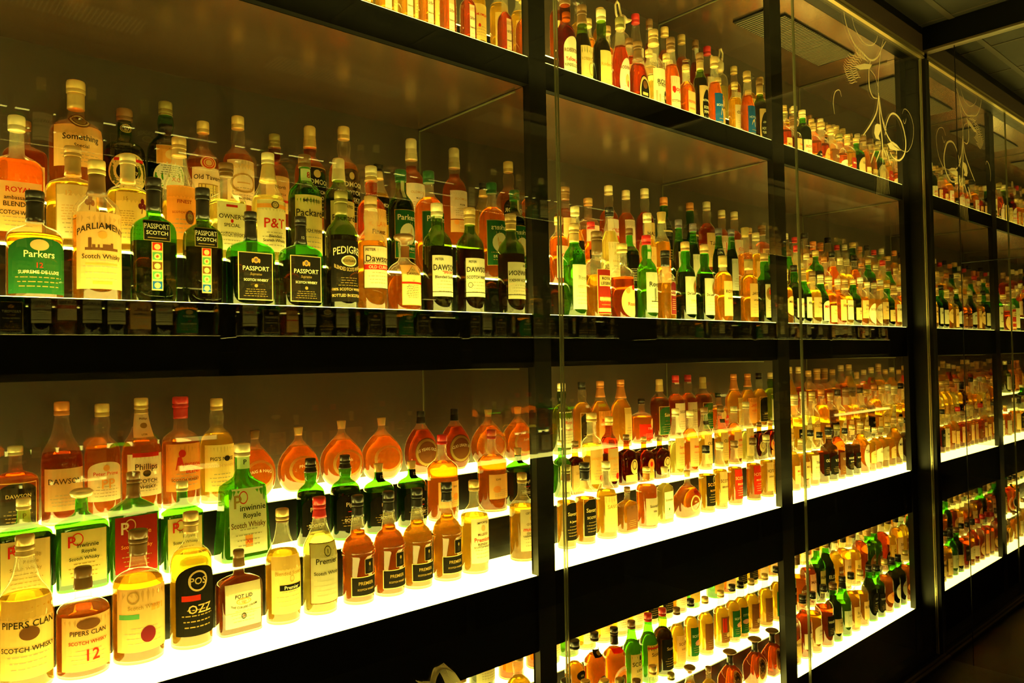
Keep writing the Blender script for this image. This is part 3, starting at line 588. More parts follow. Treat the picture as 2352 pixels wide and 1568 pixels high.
# ---------------- middle bay, top
def S_(bg='cream', t='', c='ink', **k): return [LB(bg, t, k.pop('t2', ''), c=c, z=k.pop('z', (.10, .56)), w=k.pop('w', .98), h=k.pop('h', .15), bd=k.pop('bd', None), bands=k.pop('bands', ()), shape=k.pop('shape', 'r'), extra=k.pop('extra', ()))]
MID = [
 # row, tier, x, top, w, type, glass, liq, cap, look, labels, kw
 (1,0,1297,-14,50,'bulb','b','B','brown','dark brown bottle, cream label, red script',S_('cream','ROBERTSON','brown',h=.11,extra=[('t','Yellow Label',.1,.52,.13,'red'),('t','BLENDED SCOTCH',0,.40,.08,'ink')],shape='arch'),{}),
 (1,0,1336,14,44,'slope','d','D','brown','olive bottle, tan picture label, brown foil',S_('gold','ROBERTSON','dgold',h=.10,extra=[('o',.3,.5,.4,.15,'dgold')]),dict(sleeve=('brown',.80))),
 (1,0,1380,24,44,'bulb','d','D','pale','olive bottle, yellow label, pale cap',S_('yellow','Rodericks','orange',h=.11),{}),
 (1,0,1423,42,42,'slope','c','R','olive','orange bottle, clear ridged neck, white oval label',S_('white','','ink',shape='e',extra=[('t','RODERICK',0,.78,.10,'brown'),('e',0,.5,.3,.14,'tan'),('e',.05,.42,.12,.08,'red')]),{}),
 (1,0,1464,97,52,'dimple','c','R','brown','round amber flask, oval black label',[dict(z=(.1,.55),w=.6,bg='black',shape='e',el=[('o',0,.5,.95,.46,'gold'),('e',0,.72,.4,.12,'brown'),('r',-.5,.42,.5,.50,'tan')])],dict(sleeve=('brown',.76))),
 (1,0,1500,70,52,'bulb','c','P','tan','bright pale bottle, engraved street scene label',S_('cream','ROSS','ink',h=.14,extra=[('t','STREET',.0,.62,.09,'ink'),('e',.35,.36,.24,.16,'ink'),('t','10',.35,.36,.12,'gold'),('r',-.8,.15,-.6,.5,'grey'),('r',-.5,.15,-.3,.42,'grey')]),dict(sleeve=('tan',.84),fill=.5)),
 (1,0,1540,88,40,'slope','c','O','brown','slim amber bottle, cream label, red word',S_('cream','Royal','red',h=.16,t2='',extra=[('t','SCOTCH WHISKY',0,.42,.08,'ink'),('e',-.6,.68,.2,.08,'red')]),dict(sleeve=('brown',.86))),
 (1,0,1576,139,42,'square','c','O','clear','square orange bottle, gold label',S_('tan','ROYAL','red',h=.1,w=.8,t2='SCOTCH'),{}),
 (1,0,1607,123,34,'round','d','D','brown','dark green bottle, oval black label',[LB('tan','','',z=(.1,.6),w=1.1,extra=[('e',.1,.5,.75,.42,'black'),('t','ROTHWELL',0,.66,.07,'cream',1.2),('t','SCOTCH',.1,.5,.09,'cream',1.2),('t','WHISKY',.1,.4,.08,'cream',1.2),('e',.1,.2,.1,.05,'red')])],dict(sleeve=('tan',.80))),
 (1,0,1640,132,36,'slope','c','O','tan','amber bottle with blue label',S_('blue','SCOTCH','white',h=.08,extra=[('p',[(-.2,.45),(.5,.5),(.3,.62),(0,.66)],'tan'),('r',-.5,.2,.5,.22,'white')]),{}),
 (1,1,1300,30,40,'round','c','O','gold','orange bottle hidden low',S_('gold','SCOTCH'),{}),(1,1,1350,45,36,'round','c','A','gold','amber bottle between green ones',S_('cream','RARE'),{}),
 (1,1,1394,62,34,'dumpy','c','O','cork','small amber bottle, cork top',S_('gold','OLD'),{}),(1,1,1445,90,36,'round','c','R','brown','red-brown bottle',S_('tan','MALT'),{}),
 (1,1,1490,115,34,'round','c','Y','gold','golden bottle low in the middle',S_('cream','FINE'),{}),(1,1,1530,125,34,'round','c','Y','gold','golden round bottle',S_('cream','AGED'),{}),(1,1,1575,150,32,'dumpy','c','A','gold','amber squat bottle',S_('gold','MALT'),{}),
 (1,2,1280,-25,42,'round','c','O','tan','orange bottle partly behind post',S_('gold','OLD'),{}),
 (1,2,1327,2,44,'dumpy','c','Y','clear','bright golden bottle, clear stopper',S_('yellow','MALT'),dict(captype='stopper')),
 (1,2,1378,20,38,'round','c','A','gold','amber bottle, gold cap',S_('cream','AGED'),{}),
 (1,2,1424,18,44,'dumpy','c','P','pale','clear jug with bird-like pouring stopper',[],dict(captype='bird',fill=.5)),
 (1,2,1459,34,38,'slope','c','R','red','red-capped dark red bottle, clear neck',S_('cream','RARE'),dict(fill=.605)),
 (1,2,1491,46,32,'slope','c','R','brown','dark red bottle, white neck sleeve',S_('cream','SCOTCH'),dict(neck=dict(z=(.74,.90),w=1.2,bg='white',el=[]))),
 (1,2,1526,64,36,'bulb','c','O','gold','amber bottle, black lettered label',S_('cream','8 CASK','ink'),{}),
 # upper shelf
 (2,0,1318,514,54,'round','g','Y','tan','pale green bottle, cream label, tall tan foil',S_('cream','Royal','grey',t2='SCOTCH',h=.12),dict(sleeve=('tan',.80),fill=.56)),
 (2,0,1370,532,60,'dumpy','c','A','brown','amber bottle, dark red label, brown foil',S_('dred','','cream',w=.85,z=(.06,.56),bd='gold',bands=[('r',-.8,.62,.9,.86,'gold'),('r',-.8,.30,1,.38,'tan'),('r',-.9,.05,1,.13,'gold')],extra=[('t','ROYAL',0,.79,.09,'ink'),('t','LEGEND',0,.68,.09,'ink')]),dict(sleeve=('brown',.74),fill=.5)),
 (2,0,1428,560,56,'dumpy','c','R','gold','squat red-brown bottle, crown picture label',S_('gold','','red',shape='e',z=(.04,.44),extra=[('t','Royal',.0,.42,.16,'red'),('e',-.4,.85,.2,.1,'orange'),('e',.2,.95,.2,.08,'red')]),dict(fill=.56)),
 (2,0,1484,541,48,'bulb','g','Y','red','green bottle with red cap, etched picture label',S_('cream','Royal','ink',h=.17,extra=[('r',-.1,.28,.0,.6,'ink'),('r',.1,.28,.2,.6,'ink'),('r',-.5,.26,.6,.28,'ink')]),dict(fill=.605,neck=dict(z=(.72,.99),w=.4,u=-.3,bg='cream',el=[]))),
 (2,0,1527,576,50,'square','c','A','black','yellow-shouldered bottle, black round-topped label',[dict(z=(.1,.56),w=.55,u=.35,bg='maroon',shape='arch',bd='gold',el=[('t','ROYAL',0,.7,.10,'cream'),('t','PAISLEY',0,.6,.09,'cream'),('lines',-.6,.6,.15,.45,6,'tan')])],dict(sleeve=('black',.78),fill=.54)),
 (2,0,1573,556,46,'bulb','g','D','tan','bright green bottle, cream label with oval bird',S_('cream','','ink',extra=[('e',.4,.72,.5,.20,'dgold'),('e',.4,.72,.44,.17,'brown'),('e',.4,.76,.14,.08,'red'),('t','De Luxe',-.3,.55,.1,'ink',1.0),('t','Royal',0,.35,.10,'gold')]),dict(fill=.625)),
 (2,0,1617,562,42,'bulb','g','D','tan','deep green bottle, cream label with oval bird',S_('cream','','ink',extra=[('e',.4,.72,.5,.20,'dgold'),('e',.4,.72,.44,.17,'brown'),('e',.4,.76,.14,.08,'red'),('t','De Luxe',-.3,.55,.1,'ink',1.0)]),dict(fill=.625)),
 (2,0,1659,572,42,'dumpy','c','A','clear','golden bottle, clear cap, gold label',S_('gold','ROYAL','ink',t2='BARON',w=.9,h=.12),dict(sleeve=('gold',.76))),
 (2,1,1282,498,46,'round','c','O','gold','orange bottle beside post, cream label',S_('cream','OLD','red'),{}),
 (2,1,1320,475,44,'slope','c','A','pale','amber bottle, pale cap, black band',S_('black','SCOTCH','cream',w=1.1),{}),
 (2,1,1357,510,42,'slope','c','O','red','orange bottle, broad red cap',S_('black','OLD','tan'),{}),
 (2,1,1399,476,46,'slope','c','P','black','pale bottle, black capsule, cream label',S_('cream','R. E.','tan',t2='Edinburgh',h=.12),dict(sleeve=('black',.88))),
 (2,1,1445,525,44,'angular','g','D','brown','green bottle, black label with dotted pattern',S_('black','','gold',extra=[('lines',-.8,.8,.1,.5,8,'cream')]),{}),
 (2,1,1486,490,40,'bulb','c','Y','pale','golden bottle, pale tall cap',S_('gold','SCOTCH','tan'),dict(fill=.68)),
 (2,1,1519,488,40,'bulb','c','A','gold','amber bottle, wide gold stopper',S_('orange','ROYAL','dred',z=(.1,.4)),dict(captype='cork',fill=.625)),
 (2,1,1558,505,32,'slope','g','D','grey','green bottle, grey cap, white label',S_('white','','ink'),{}),
 (2,1,1591,514,32,'slope','g','D','grey','green bottle, grey cap, cream label',S_('cream','','ink'),{}),
 (2,2,1297,430,50,'dumpy','c','R','brown','dark red bottle, brown foil neck',S_('gold','OLD','ink'),dict(sleeve=('brown',.82))),
 (2,2,1350,456,52,'dumpy','c','O','tan','wide amber bottle, tan stopper',S_('white','','red',bands=[('r',-1,.3,1,.45,'black')]),dict(fill=.5)),
 (2,2,1397,427,46,'bulb','c','O','pale','orange bottle, pale cap, white red label',S_('white','OLD','red',extra=[('e',.2,.4,.4,.16,'red')]),{}),
 (2,2,1437,438,42,'bulb','c','O','pale','orange bottle, clear neck, tall white label',S_('white','','red',z=(.1,.6),extra=[('r',.4,.2,.5,.8,'red')]),{}),
 (2,2,1480,434,45,'bulb','c','R','pale','dark red bottle, clear bulb neck',S_('gold','MALT','ink'),{}),
 (2,2,1524,454,38,'bulb','g','D','orange','dark green bottle, orange cap, black label',S_('black','','gold',extra=[('r',-1,.9,1,.95,'gold')]),{}),
 # lower shelf
 (3,0,1299,1068,46,'slope','c','Y','olive','pale-shouldered bottle, ornate black label',S_('black','Savory','gold',t2='& James',h=.13,bd='gold',shape='arch'),dict(sleeve=('brown',.80),fill=.56)),
 (3,0,1342,1062,48,'dumpy','c','A','black','clear-shouldered bottle, ornate black label',S_('black','Savory','gold',t2='SCOTCH',h=.15,bd='gold',shape='arch'),dict(sleeve=('black',.78),fill=.56)),
 (3,0,1391,1060,50,'slope','c','Y','pale','bright yellow bottle, pale cap, tan label',S_('yellow','SAVOY','dgold'),dict(fill=.625)),
 (3,0,1440,1118,56,'sflat','c','A','brown','small round-shouldered amber flask, brown label',S_('brown','','dgold',w=.7,z=(.08,.6)),{}),
 (3,0,1484,1072,50,'round','c','O','gold','amber bottle, grey label, clear neck',S_('grey','Scoresby','ink',t2='RARE',z=(.06,.5),h=.14),dict(sleeve=('orange',.78))),
 (3,0,1526,1072,44,'sflat','c','P','pale','greenish yellow flat bottle, pale stopper',S_('cream','Scoresby','ink',z=(.08,.56),w=.75,h=.13,extra=[('e',0,.35,.12,.05,'green')]),dict(captype='cork')),
 (3,0,1578,1081,60,'cut','c','O','tan','faceted orange decanter, cord and wax seal',[dict(z=(.12,.5),w=.5,bg=None,el=[('o',0,.5,.9,.46,'gold'),('t','XXV',0,.6,.12,'gold')]),dict(z=(.46,.62),w=.3,u=.35,bg='dred',shape='e',el=[])],dict(captype='cork',fill=.625)),
 (3,0,1621,1023,38,'slope','c','Y','black','clear-necked bottle, black cap, black label',S_('black','SCOTS','orange',t2='ROYAL',extra=[('o',.2,.85,.3,.12,'gold')]),dict(fill=.56)),
 (3,0,1652,1015,34,'slope','c','Y','pale','clear-necked golden bottle, tan label',S_('tan','SCOTCH','ink',t2='BROWN',h=.15),dict(fill=.58)),
 (3,0,1686,1012,34,'slope','c','A','brown','clear-necked bottle, red label, brown cap',S_('red','SCOTCH','gold',t2='BROOM',h=.15),dict(fill=.58)),
 (3,1,1290,1012,42,'dumpy','g','Y','pale','green-shouldered bottle beside post',S_('yellow','RED','red'),{}),
 (3,1,1320,1013,46,'sflat','b','B','brown','dark brown bottle, tan label',S_('tan','Sandy','dgold',z=(.05,.55)),{}),
 (3,1,1358,948,50,'dumpy','c','Y','tan','clear-domed golden bottle, red lettered label',S_('gold','SANDY MAC','orange',t2='SCOTCH',h=.1,extra=[('e',.2,.15,.3,.10,'red')]),dict(fill=.6)),
 (3,1,1398,957,42,'round','b','R','gold','red-brown bottle, tan label, ridged cap',S_('gold','SANDY MAC','orange',t2='SCOTCH',h=.1,extra=[('e',.2,.15,.3,.10,'red')]),dict(sleeve=('gold',.88))),
 (3,1,1438,998,46,'dflat','b','B','brown','dark pebbled bottle, yellow oval seal',[dict(z=(.2,.5),w=.45,u=.3,bg='yellow',shape='e',el=[('o',0,.6,.6,.3,'black')]),dict(z=(.06,.2),w=.7,bg='gold',el=[])],{}),
 (3,1,1478,1003,44,'dflat','b','R','tan','dark pebbled bottle, orange oval seal',[dict(z=(.2,.5),w=.45,u=.3,bg='orange',shape='e',el=[('e',0,.6,.4,.2,'red')]),dict(z=(.06,.2),w=.7,bg='orange',el=[])],{}),
 (3,1,1514,1000,44,'dflat','b','B','brown','dark pebbled bottle, round yellow ring seal',[dict(z=(.2,.5),w=.45,u=.3,bg='yellow',shape='e',el=[('o',0,.6,.6,.3,'ink')])],{}),
 (3,1,1551,938,38,'slope','c','P','pale','bright bottle, ridged pale cap, tan label',S_('gold','Sandy','red',t2='Old Blend',h=.12),dict(fill=.5)),
 (3,1,1584,943,38,'bulb','c','O','pale','orange-shouldered bottle, pale cap, tan label',S_('gold','Sandy','red',t2='Old Cask',h=.12),{}),
 (3,1,1617,935,34,'slope','c','Y','brown','bright bottle with black neck band',S_('gold','OLD','ink'),dict(neck=dict(z=(.72,.78),w=1.2,bg='black',el=[]),fill=.6)),
 (3,2,1289,880,50,'bulb','d','Y','pale','olive bottle, cream label, red blackletter',S_('cream','Royal','red',t2='Tradition',h=.13,z=(.1,.6)),{}),
 (3,2,1336,877,46,'bulb','c','A','black','golden brown bottle, arched black label',S_('black','','gold',shape='arch',bd='gold',extra=[('r',-.4,.3,.4,.34,'gold')]),{}),
 (3,2,1378,875,48,'slope','c','A','orange','golden bottle, orange foil neck',S_('orange','ROYAL','red',t2='SCOTCH'),dict(sleeve=('orange',.76))),
 (3,2,1425,872,50,'slope','c','A','orange','brown bottle, plain orange capsule',S_('yellow','','ink',w=.5,z=(.1,.58)),dict(sleeve=('orange',.72))),
 (3,2,1473,916,50,'dumpy','c','O','black','short orange bottle, red band, gold medal',[LB('red','TYRE','',c='cream',z=(.1,.44),w=1.1,h=.2),dict(z=(.34,.56),w=.3,u=.4,bg='gold',shape='e',el=[('e',0,.5,.5,.3,'yellow')])],dict(fill=.6)),
 (3,2,1514,871,46,'round','c','B','gold','dark amber bottle, gold capsule, green arched label',S_('green','Saint','gold',shape='arch',bd='gold',h=.16),dict(captype='tall')),
 (3,2,1551,862,42,'bulb','c','R','red','deep red bottle with red and white cap',S_('cream','SCOT','ink',h=.12),dict(neck=dict(z=(.86,.96),w=1.3,bg='white',el=[]))),
 # bottom shelf
 (4,0,1300,1560,48,'dumpy','c','A','black','amber bottle near post, black cap',S_('cream','OLD'),{}),(4,0,1345,1562,44,'round','c','O','tan','orange bottle, tan cap',S_('gold','SCOTCH'),{}),
 (4,0,1388,1560,44,'round','c','Y','gold','golden bottle, gold cap',S_('cream','RARE'),{}),
 (4,0,1424,1558,40,'round','c','A','olive','amber bottle, flat olive cap',S_('cream','OLD'),dict(captype='cork')),(4,0,1462,1560,40,'round','c','O','brown','amber bottle, flat brown cap',S_('gold','OLD'),dict(captype='cork')),
 (4,0,1499,1528,36,'slope','c','P','tan','pale bottle, ridged tan cap',S_('cream','SCOTCH'),{}),(4,0,1541,1545,36,'slope','c','Y','olive','golden bottle, ridged olive cap',S_('cream','SCOTCH'),{}),
 (4,0,1584,1528,36,'slope','c','A','brown','brown stoppered slim bottle',S_('tan','MALT'),dict(captype='stopper')),(4,0,1627,1531,42,'cut','c','Y','brown','golden round decanter, brown stopper',[],dict(captype='cork')),
 (4,0,1676,1493,62,'oct','c','R','brown','octagonal orange decanter, oval dark stopper',[dict(z=(.1,.6),w=.6,bg='gold',shape='e',el=[('e',0,.5,.88,.44,'brown'),('e',0,.5,.6,.3,'black')])],dict(captype='oval',sleeve=('black',.70))),
 (4,0,1733,1464,60,'oct','c','R','brown','octagonal orange decanter added to imitate a reflection',[dict(z=(.1,.6),w=.6,bg='gold',shape='e',el=[('e',0,.5,.88,.44,'brown'),('e',0,.5,.6,.3,'black')])],dict(captype='oval',sleeve=('black',.70))),  # added decanter, stands in for the side mirror's image of its neighbour
 (4,1,1319,1469,48,'dumpy','c','A','black','amber bottle, clear neck, black oval plaque',[dict(z=(.5,.62),w=.6,bg='black',shape='e',el=[('t','Old',0,.5,.3,'gold')])],{}),
 (4,1,1365,1451,52,'angular','c','O','black','orange bottle, black neck band, round emblem',[dict(z=(.08,.44),w=.8,bg='black',shape='e',el=[('o',0,.5,.98,.48,'white'),('t','SCOTS GREY',0,.8,.12,'white',1.4,.2)])],dict(neck=dict(z=(.68,.78),w=1.2,bg='black',el=[('e',0,.5,.4,.3,'gold')]))),
 (4,1,1410,1440,54,'angular','c','O','black','orange bottle, tall black capsule, round emblem',[dict(z=(.06,.48),w=.9,bg='orange',shape='e',el=[('o',0,.5,.98,.48,'white'),('t','SCOTS GREY',0,.86,.10,'white',1.4,.25),('e',0,.45,.5,.25,'brown')])],dict(sleeve=('black',.76),neck=dict(z=(.66,.72),w=1.2,bg='red',el=[]))),
 (4,1,1450,1425,46,'slope','g','Y','brown','bright green bottle, tan label, black letters',S_('tan','SCOTS','ink',t2='LION',h=.18,z=(.06,.54),extra=[('e',.1,.88,.14,.08,'ink')]),{}),
 (4,1,1488,1408,44,'slope','g','Y','red','green bottle, red cap, orange label',S_('orange','Scots','ink',h=.17,bands=[('r',-1,.88,1,.94,'red')]),{}),
 (4,1,1521,1396,46,'bulb','d','B','red','dark olive bottle, red cap, black label',S_('black','Scotia','tan',extra=[('e',.6,.4,.2,.08,'red')]),{}),
 (4,1,1554,1395,38,'slope','c','Y','brown','golden bottle, tan label, tied cord',S_('tan','SCOTS','brown',t2='POET',extra=[('o',.3,.85,.2,.1,'ink')]),{}),
 (4,1,1586,1375,34,'bulb','c','Y','black','golden bottle with green fish label',S_('green','SCOTTS','cream',h=.12,extra=[('e',.2,.45,.6,.10,'pink')]),{}),
 (4,1,1619,1370,36,'angular','c','Y','gold','golden bottle, gold cap, brown label',S_('brown','','dgold'),{}),
 (4,1,1686,1340,34,'bulb','c','Y','black','golden green-labelled bottle added to imitate a reflection',S_('green','SCOTTS','cream',h=.12,extra=[('e',.2,.45,.6,.10,'pink')]),{}),  # extra bottle put where the mirror would repeat the green fish label
 (4,1,1655,1356,36,'angular','c','Y','gold','golden bottle, gold cap, tartan strip label',S_('brown','','dgold',bands=[('r',-.8,.4,-.2,.95,'red'),('r',-.6,.4,-.55,.95,'black'),('e',.0,.3,.3,.09,'tan')]),{}),
]
for r_,t_,x_,tp_,w_,ty_,gl_,lq_,cp_,lk_,lb_,kw_ in MID:
    add(r_,2,t_,x_,tp_,w_,ty_,gl_,lq_,cp_,lk_,lb_,**kw_)
_mr = random.Random(5)
for i in range(13):
    X = 1.01+i*.06; bg = _mr.choice(['cream','white','black','cream','green','orange','yellow'])
    lq = _mr.choice(['Y','A','P','O','Y']); cp = _mr.choice(['gold','pale','red','black'])
    add(4,2,2,0,0,.050,_mr.choice(['round','bulb','slope']),_mr.choice('cccg'),lq,cp,'tall cropped bottle, %s label' % bg,S_(bg,_mr.choice(['SCOTIA','LIQUEUR','ROYAL','MALT']),'ink' if bg not in('black','green') else 'cream'),X=X,Hu=.148)
# ---------------- right bay: three rows on each shelf
LQN = dict(A='amber', O='orange', R='dark red', Y='golden', P='pale yellow', D='dark', B='deep brown')
def rightbay(row, tier, n, liqs, caps, bgs, greens=(), h=(.155,.185), types=('round','bulb','slope','dumpy'), seed=1, w=.05):
    rr = random.Random(seed); x0, x1 = 1.875, 2.595
    for i in range(n):
        X = x0+(x1-x0)*i/(n-1); lq = liqs[i % len(liqs)]; cp = caps[i % len(caps)]; bg = bgs[i % len(bgs)]; gr = i in greens
        gn = 'green' if gr else LQN[lq]
        lk = '%s bottle, %s cap, %s label' % (gn, dict(pale='pale gold',dgreen='dark green').get(cp, cp), dict(ink='black',dred='dark red').get(bg, bg))
        c = 'cream' if bg in ('black','green','blue','dred','brown','maroon') else rr.choice(['ink','ink','brown','red'])
        txt = rr.choice(['SCOTCH','OLD','ROYAL','MALT','WHISKY','V.O.','TAM','St. D','ELDER','FINE'])
        lb = S_(bg, txt, c, h=rr.uniform(.13,.2), z=(rr.uniform(.07,.20), rr.uniform(.38,.58)), w=rr.uniform(.6,1.0), shape=rr.choice(['r','r','r','arch','e']), t2=rr.choice(['', 'SCOTCH', '']))
        add(row,3,tier,0,0,w*rr.uniform(.92,1.08),rr.choice(types),'g' if gr else 'c','D' if gr and i%2 else lq,cp,lk,lb,X=X+rr.uniform(-.004,.004),Hu=rr.uniform(*h),
            sleeve=(cp,rr.uniform(.78,.88)) if rr.random()<.35 else None, fill=rr.uniform(.55,.78))
rightbay(1,0,13,'OYARBYORAOYRA',['pale','black','black','olive','brown','pale','tan','tan','gold','olive','gold','gold','brown'],['white','black','white','tan','tan','cream','black','orange','brown','cream','dred','tan','gold'],(5,11),(.15,.185),seed=11)
rightbay(1,1,13,'YOARYOAYORAYO',['gold','pale','tan'],['gold','cream','black','orange'],(),(.14,.165),seed=12)
rightbay(1,2,12,'OYAORYAOYAOY',['gold','pale','olive','brown'],['cream','gold'],(4,),(.13,.16),seed=13)
rightbay(2,0,14,'OPYADYYAOOYYAY',['tan','pale','brown','gold','black','tan','brown','pale','gold','pale','tan','gold','white','pale'],['brown','white','tan','gold','cream','cream','tan','cream','yellow','yellow','cream','gold','gold','cream'],(1,4,5,7,11),(.155,.18),seed=21)
rightbay(2,1,13,'YORPYRRYYPAOY',['gold','orange','black','pale','gold','tan','brown','red','pale'],['maroon','cream','gold'],(2,6,9),(.16,.185),seed=22)
rightbay(2,2,12,'OYRPAYORYPAO',['black','orange','gold','white','red'],['cream','gold','tan'],(7,),(.15,.185),seed=23)
rightbay(3,0,14,'AORYAYBDRDDAYY',['gold','brown','red','clear','gold','black','black','black','olive','black','gold','tan','gold','pale'],['tan','brown','tan','gold','tan','cream','black','black','brown','black','black','cream','gold','cream'],(),(.135,.17),seed=31)
rightbay(3,1,13,'YPYDYAYPYADYA',['gold','orange','tan','black','brown','black','pale','white'],['gold','yellow','black','cream'],(),(.17,.19),seed=32)
rightbay(3,2,12,'OYYAYROAYRAO',['gold','gold','pale','gold','tan','pale','pale'],['cream','gold','orange'],(),(.155,.19),seed=33)
rightbay(4,0,13,'RORARYYAADDOR',['red','red','black','black','black','brown','black','black','gold','black','black','gold','black'],['tan','gold','cream','cream','black','tan','cream','gold','gold','black','black','orange','cream'],(5,6,9,10,12),(.155,.178),seed=41)
rightbay(4,1,13,'AYBYORDOYAYRA',['tan','gold','olive','black','brown','pale'],['brown','cream','yellow','black'],(3,6,7,12),(.165,.18),seed=42)
rightbay(4,2,12,'YPYOYAPYRYDY',['gold','pale','red','brown'],['cream','white','gold'],(4,10),(.138,.150),seed=43)


# ------------------------------------------------------------------ place the bottles
KIDS = {}
def make_stuff(items):
    # items: (bottle root, matrix) - one countless mass, built as a single mesh
    vs = []; fs = []; mi = []; mats = []
    for r, mw in items:
        for ch in KIDS.get(r.name, []):
            me = ch.data; n0 = len(vs); vs += [mw @ v.co for v in me.vertices]
            ids = []
            for mt in me.materials:
                if mt not in mats: mats.append(mt)
                ids.append(mats.index(mt))
            for p in me.polygons: fs.append(tuple(n0+i for i in p.vertices)); mi.append(ids[p.material_index])
    o = link('bottle_rows', mesh('bottle_rows', vs, fs, mi), mats)
    tag(o, 'mass of small bottles on the back steps of the right cabinet and across the aisle', 'bottles', kind='stuff')
    for p in o.data.polygons: p.use_smooth = True
    return o
def place_all():
    groups = {}
    for b in BOT: groups.setdefault((b['row'], b['bay'], b['tier']), []).append(b)
    for key, bs in groups.items():
        bs.sort(key=lambda b: b['X']); x0, x1 = BAYX[key[1]]
        for b in bs: b['Ru'] = min(b['Ru'], .045)
        for _ in range(30):
            for b in bs:
                b['X'] = max(min(b['X'], x1-b['Ru']-.003), x0+b['Ru']+.003)
            for p, q in zip(bs, bs[1:]):
                ov = p['Ru']+q['Ru']+.0016-(q['X']-p['X'])
                if ov > 0:
                    p['X'] -= ov*.25; q['X'] += ov*.25
                    s_ = 1-ov*.25/(p['Ru']+q['Ru']); p['Ru'] *= s_; q['Ru'] *= s_
        for i, b in enumerate(bs):
            seg = {1: 32, 2: 22, 3: 14}[key[1]]
            name = '%s, %s, %s row, %s %s bay' % (b['look'], ORD[min(i, len(ORD)-1)], TIERN[key[2]], ROWN[key[0]], BAYN[key[1]])
            kw = dict(b['kw']); rot = kw.pop('rot', 0)
            grp = 'whisky bottles in the %s %s bay' % (ROWN[key[0]], BAYN[key[1]])
            r = make_bottle(b['typ'], b['Hu']*S, b['Ru']*S, b['glass'], b['liq'], b['cap'], name, b['labels'], seg=seg, group=grp, **kw)
            r.location = W(b['X'], TYR[key[0]][key[2]], ROWZ[key[0]]+TZ[key[2]]+.0006)
            r.rotation_euler.z = rot
            b['obj'] = r
place_all()

# ------------------------------------------------------------------ the room
CEIL = {1: .975, 2: .500, 3: -.0168, 4: -.5286}
FLO = {1: .552, 2: .080, 3: -.392, 4: -.842}
tag(ubox('floor', (-1.3, -2.0, -1.03), (2.68, .40, -1.0), M['floor']), kind='structure')
g = Geo(); g.box(W(-1.3, -2.0, 1.07), W(2.68, -.06, 1.10), 0)
for k in range(9):
    y = -.14-.30*k
    if y > -1.95: g.box(W(-1.3, y-.018, 1.0675), W(2.68, y, 1.0702), 1)
for k in range(14):
    x = 2.64-.30*k; g.box(W(x-.008, -2.0, 1.068), W(x, -.06, 1.0702), 1)
tag(g.build('ceiling', [M['tile'], M['grid']]), kind='structure')
tag(ubox('wall_back', (-1.3, .375, -1.0), (2.72, .40, 1.10), M['black']), kind='structure')
tag(ubox('wall_left', (-1.33, -2.0, -1.0), (-1.3, .40, 1.10), M['black']), kind='structure')
tag(ubox('wall_front', (-1.3, -1.98, -1.0), (2.68, -1.95, 1.07), M['black']), kind='structure')
# mirrored end wall with dark panel joints
g = Geo(); g.box(W(2.682, -1.95, -1.0), W(2.70, .375, 1.07), 0)
g.box(W(2.6800, -1.95, -1.0), W(2.6835, -.066, .985), 1)
g.box(W(2.6790, -.1500, -1.0), W(2.6810, -.1478, .985), 2)
g.box(W(2.6790, -1.95, .2790), W(2.6810, -.149, .2812), 2)
g.box(W(2.6790, -.80, -1.0), W(2.6810, -.798, .985), 2)
tag(g.build('wall_right', [M['black'], M['emirror'], M['post']]), kind='structure')
tag(ubox('trim_1', (2.664, -1.95, .985), (2.682, -.06, .992), M['trim']), kind='structure')
tag(ubox('trim_2', (2.666, -1.95, .992), (2.682, -.06, 1.069), M['black']), kind='structure')
# header above the glass
g = Geo(); g.box(W(-1.3, -.060, .985), W(2.664, -.045, 1.045), 0); g.box(W(-1.3, -.060, 1.045), W(2.664, -.045, 1.069), 1); g.box(W(-1.3, -.045, .976), W(2.664, .370, 1.069), 1)
tag(g.build('trim_3', [M['brown'], M['black']]), kind='structure')
g = Geo(); g.box(W(-1.3, -.063, .9655), W(2.668, -.052, .9705), 0); g.box(W(-1.3, -.058, .9705), W(2.668, -.045, .976), 1); g.box(W(-1.3, -.063, .976), W(2.668, -.052, .9845), 0)
tag(g.build('glass_rail', [M['brass'], M['brown']]), 'long brass channel rail holding the tops of the glass panes', 'rail')
g = Geo(); g.box(W(-1.3, -.085, -1.0), W(2.679, -.045, -.988), 0); g.box(W(-1.3, -.085, -.988), W(2.679, -.078, -.9835), 1); g.box(W(-1.3, -.070, -.988), W(2.679, -.064, -.9835), 1); g.box(W(-1.3, -.045, -1.0), W(2.679, .37, -.985), 0)
tag(g.build('baseboard_back', [M['black'], M['trim']]), kind='structure')

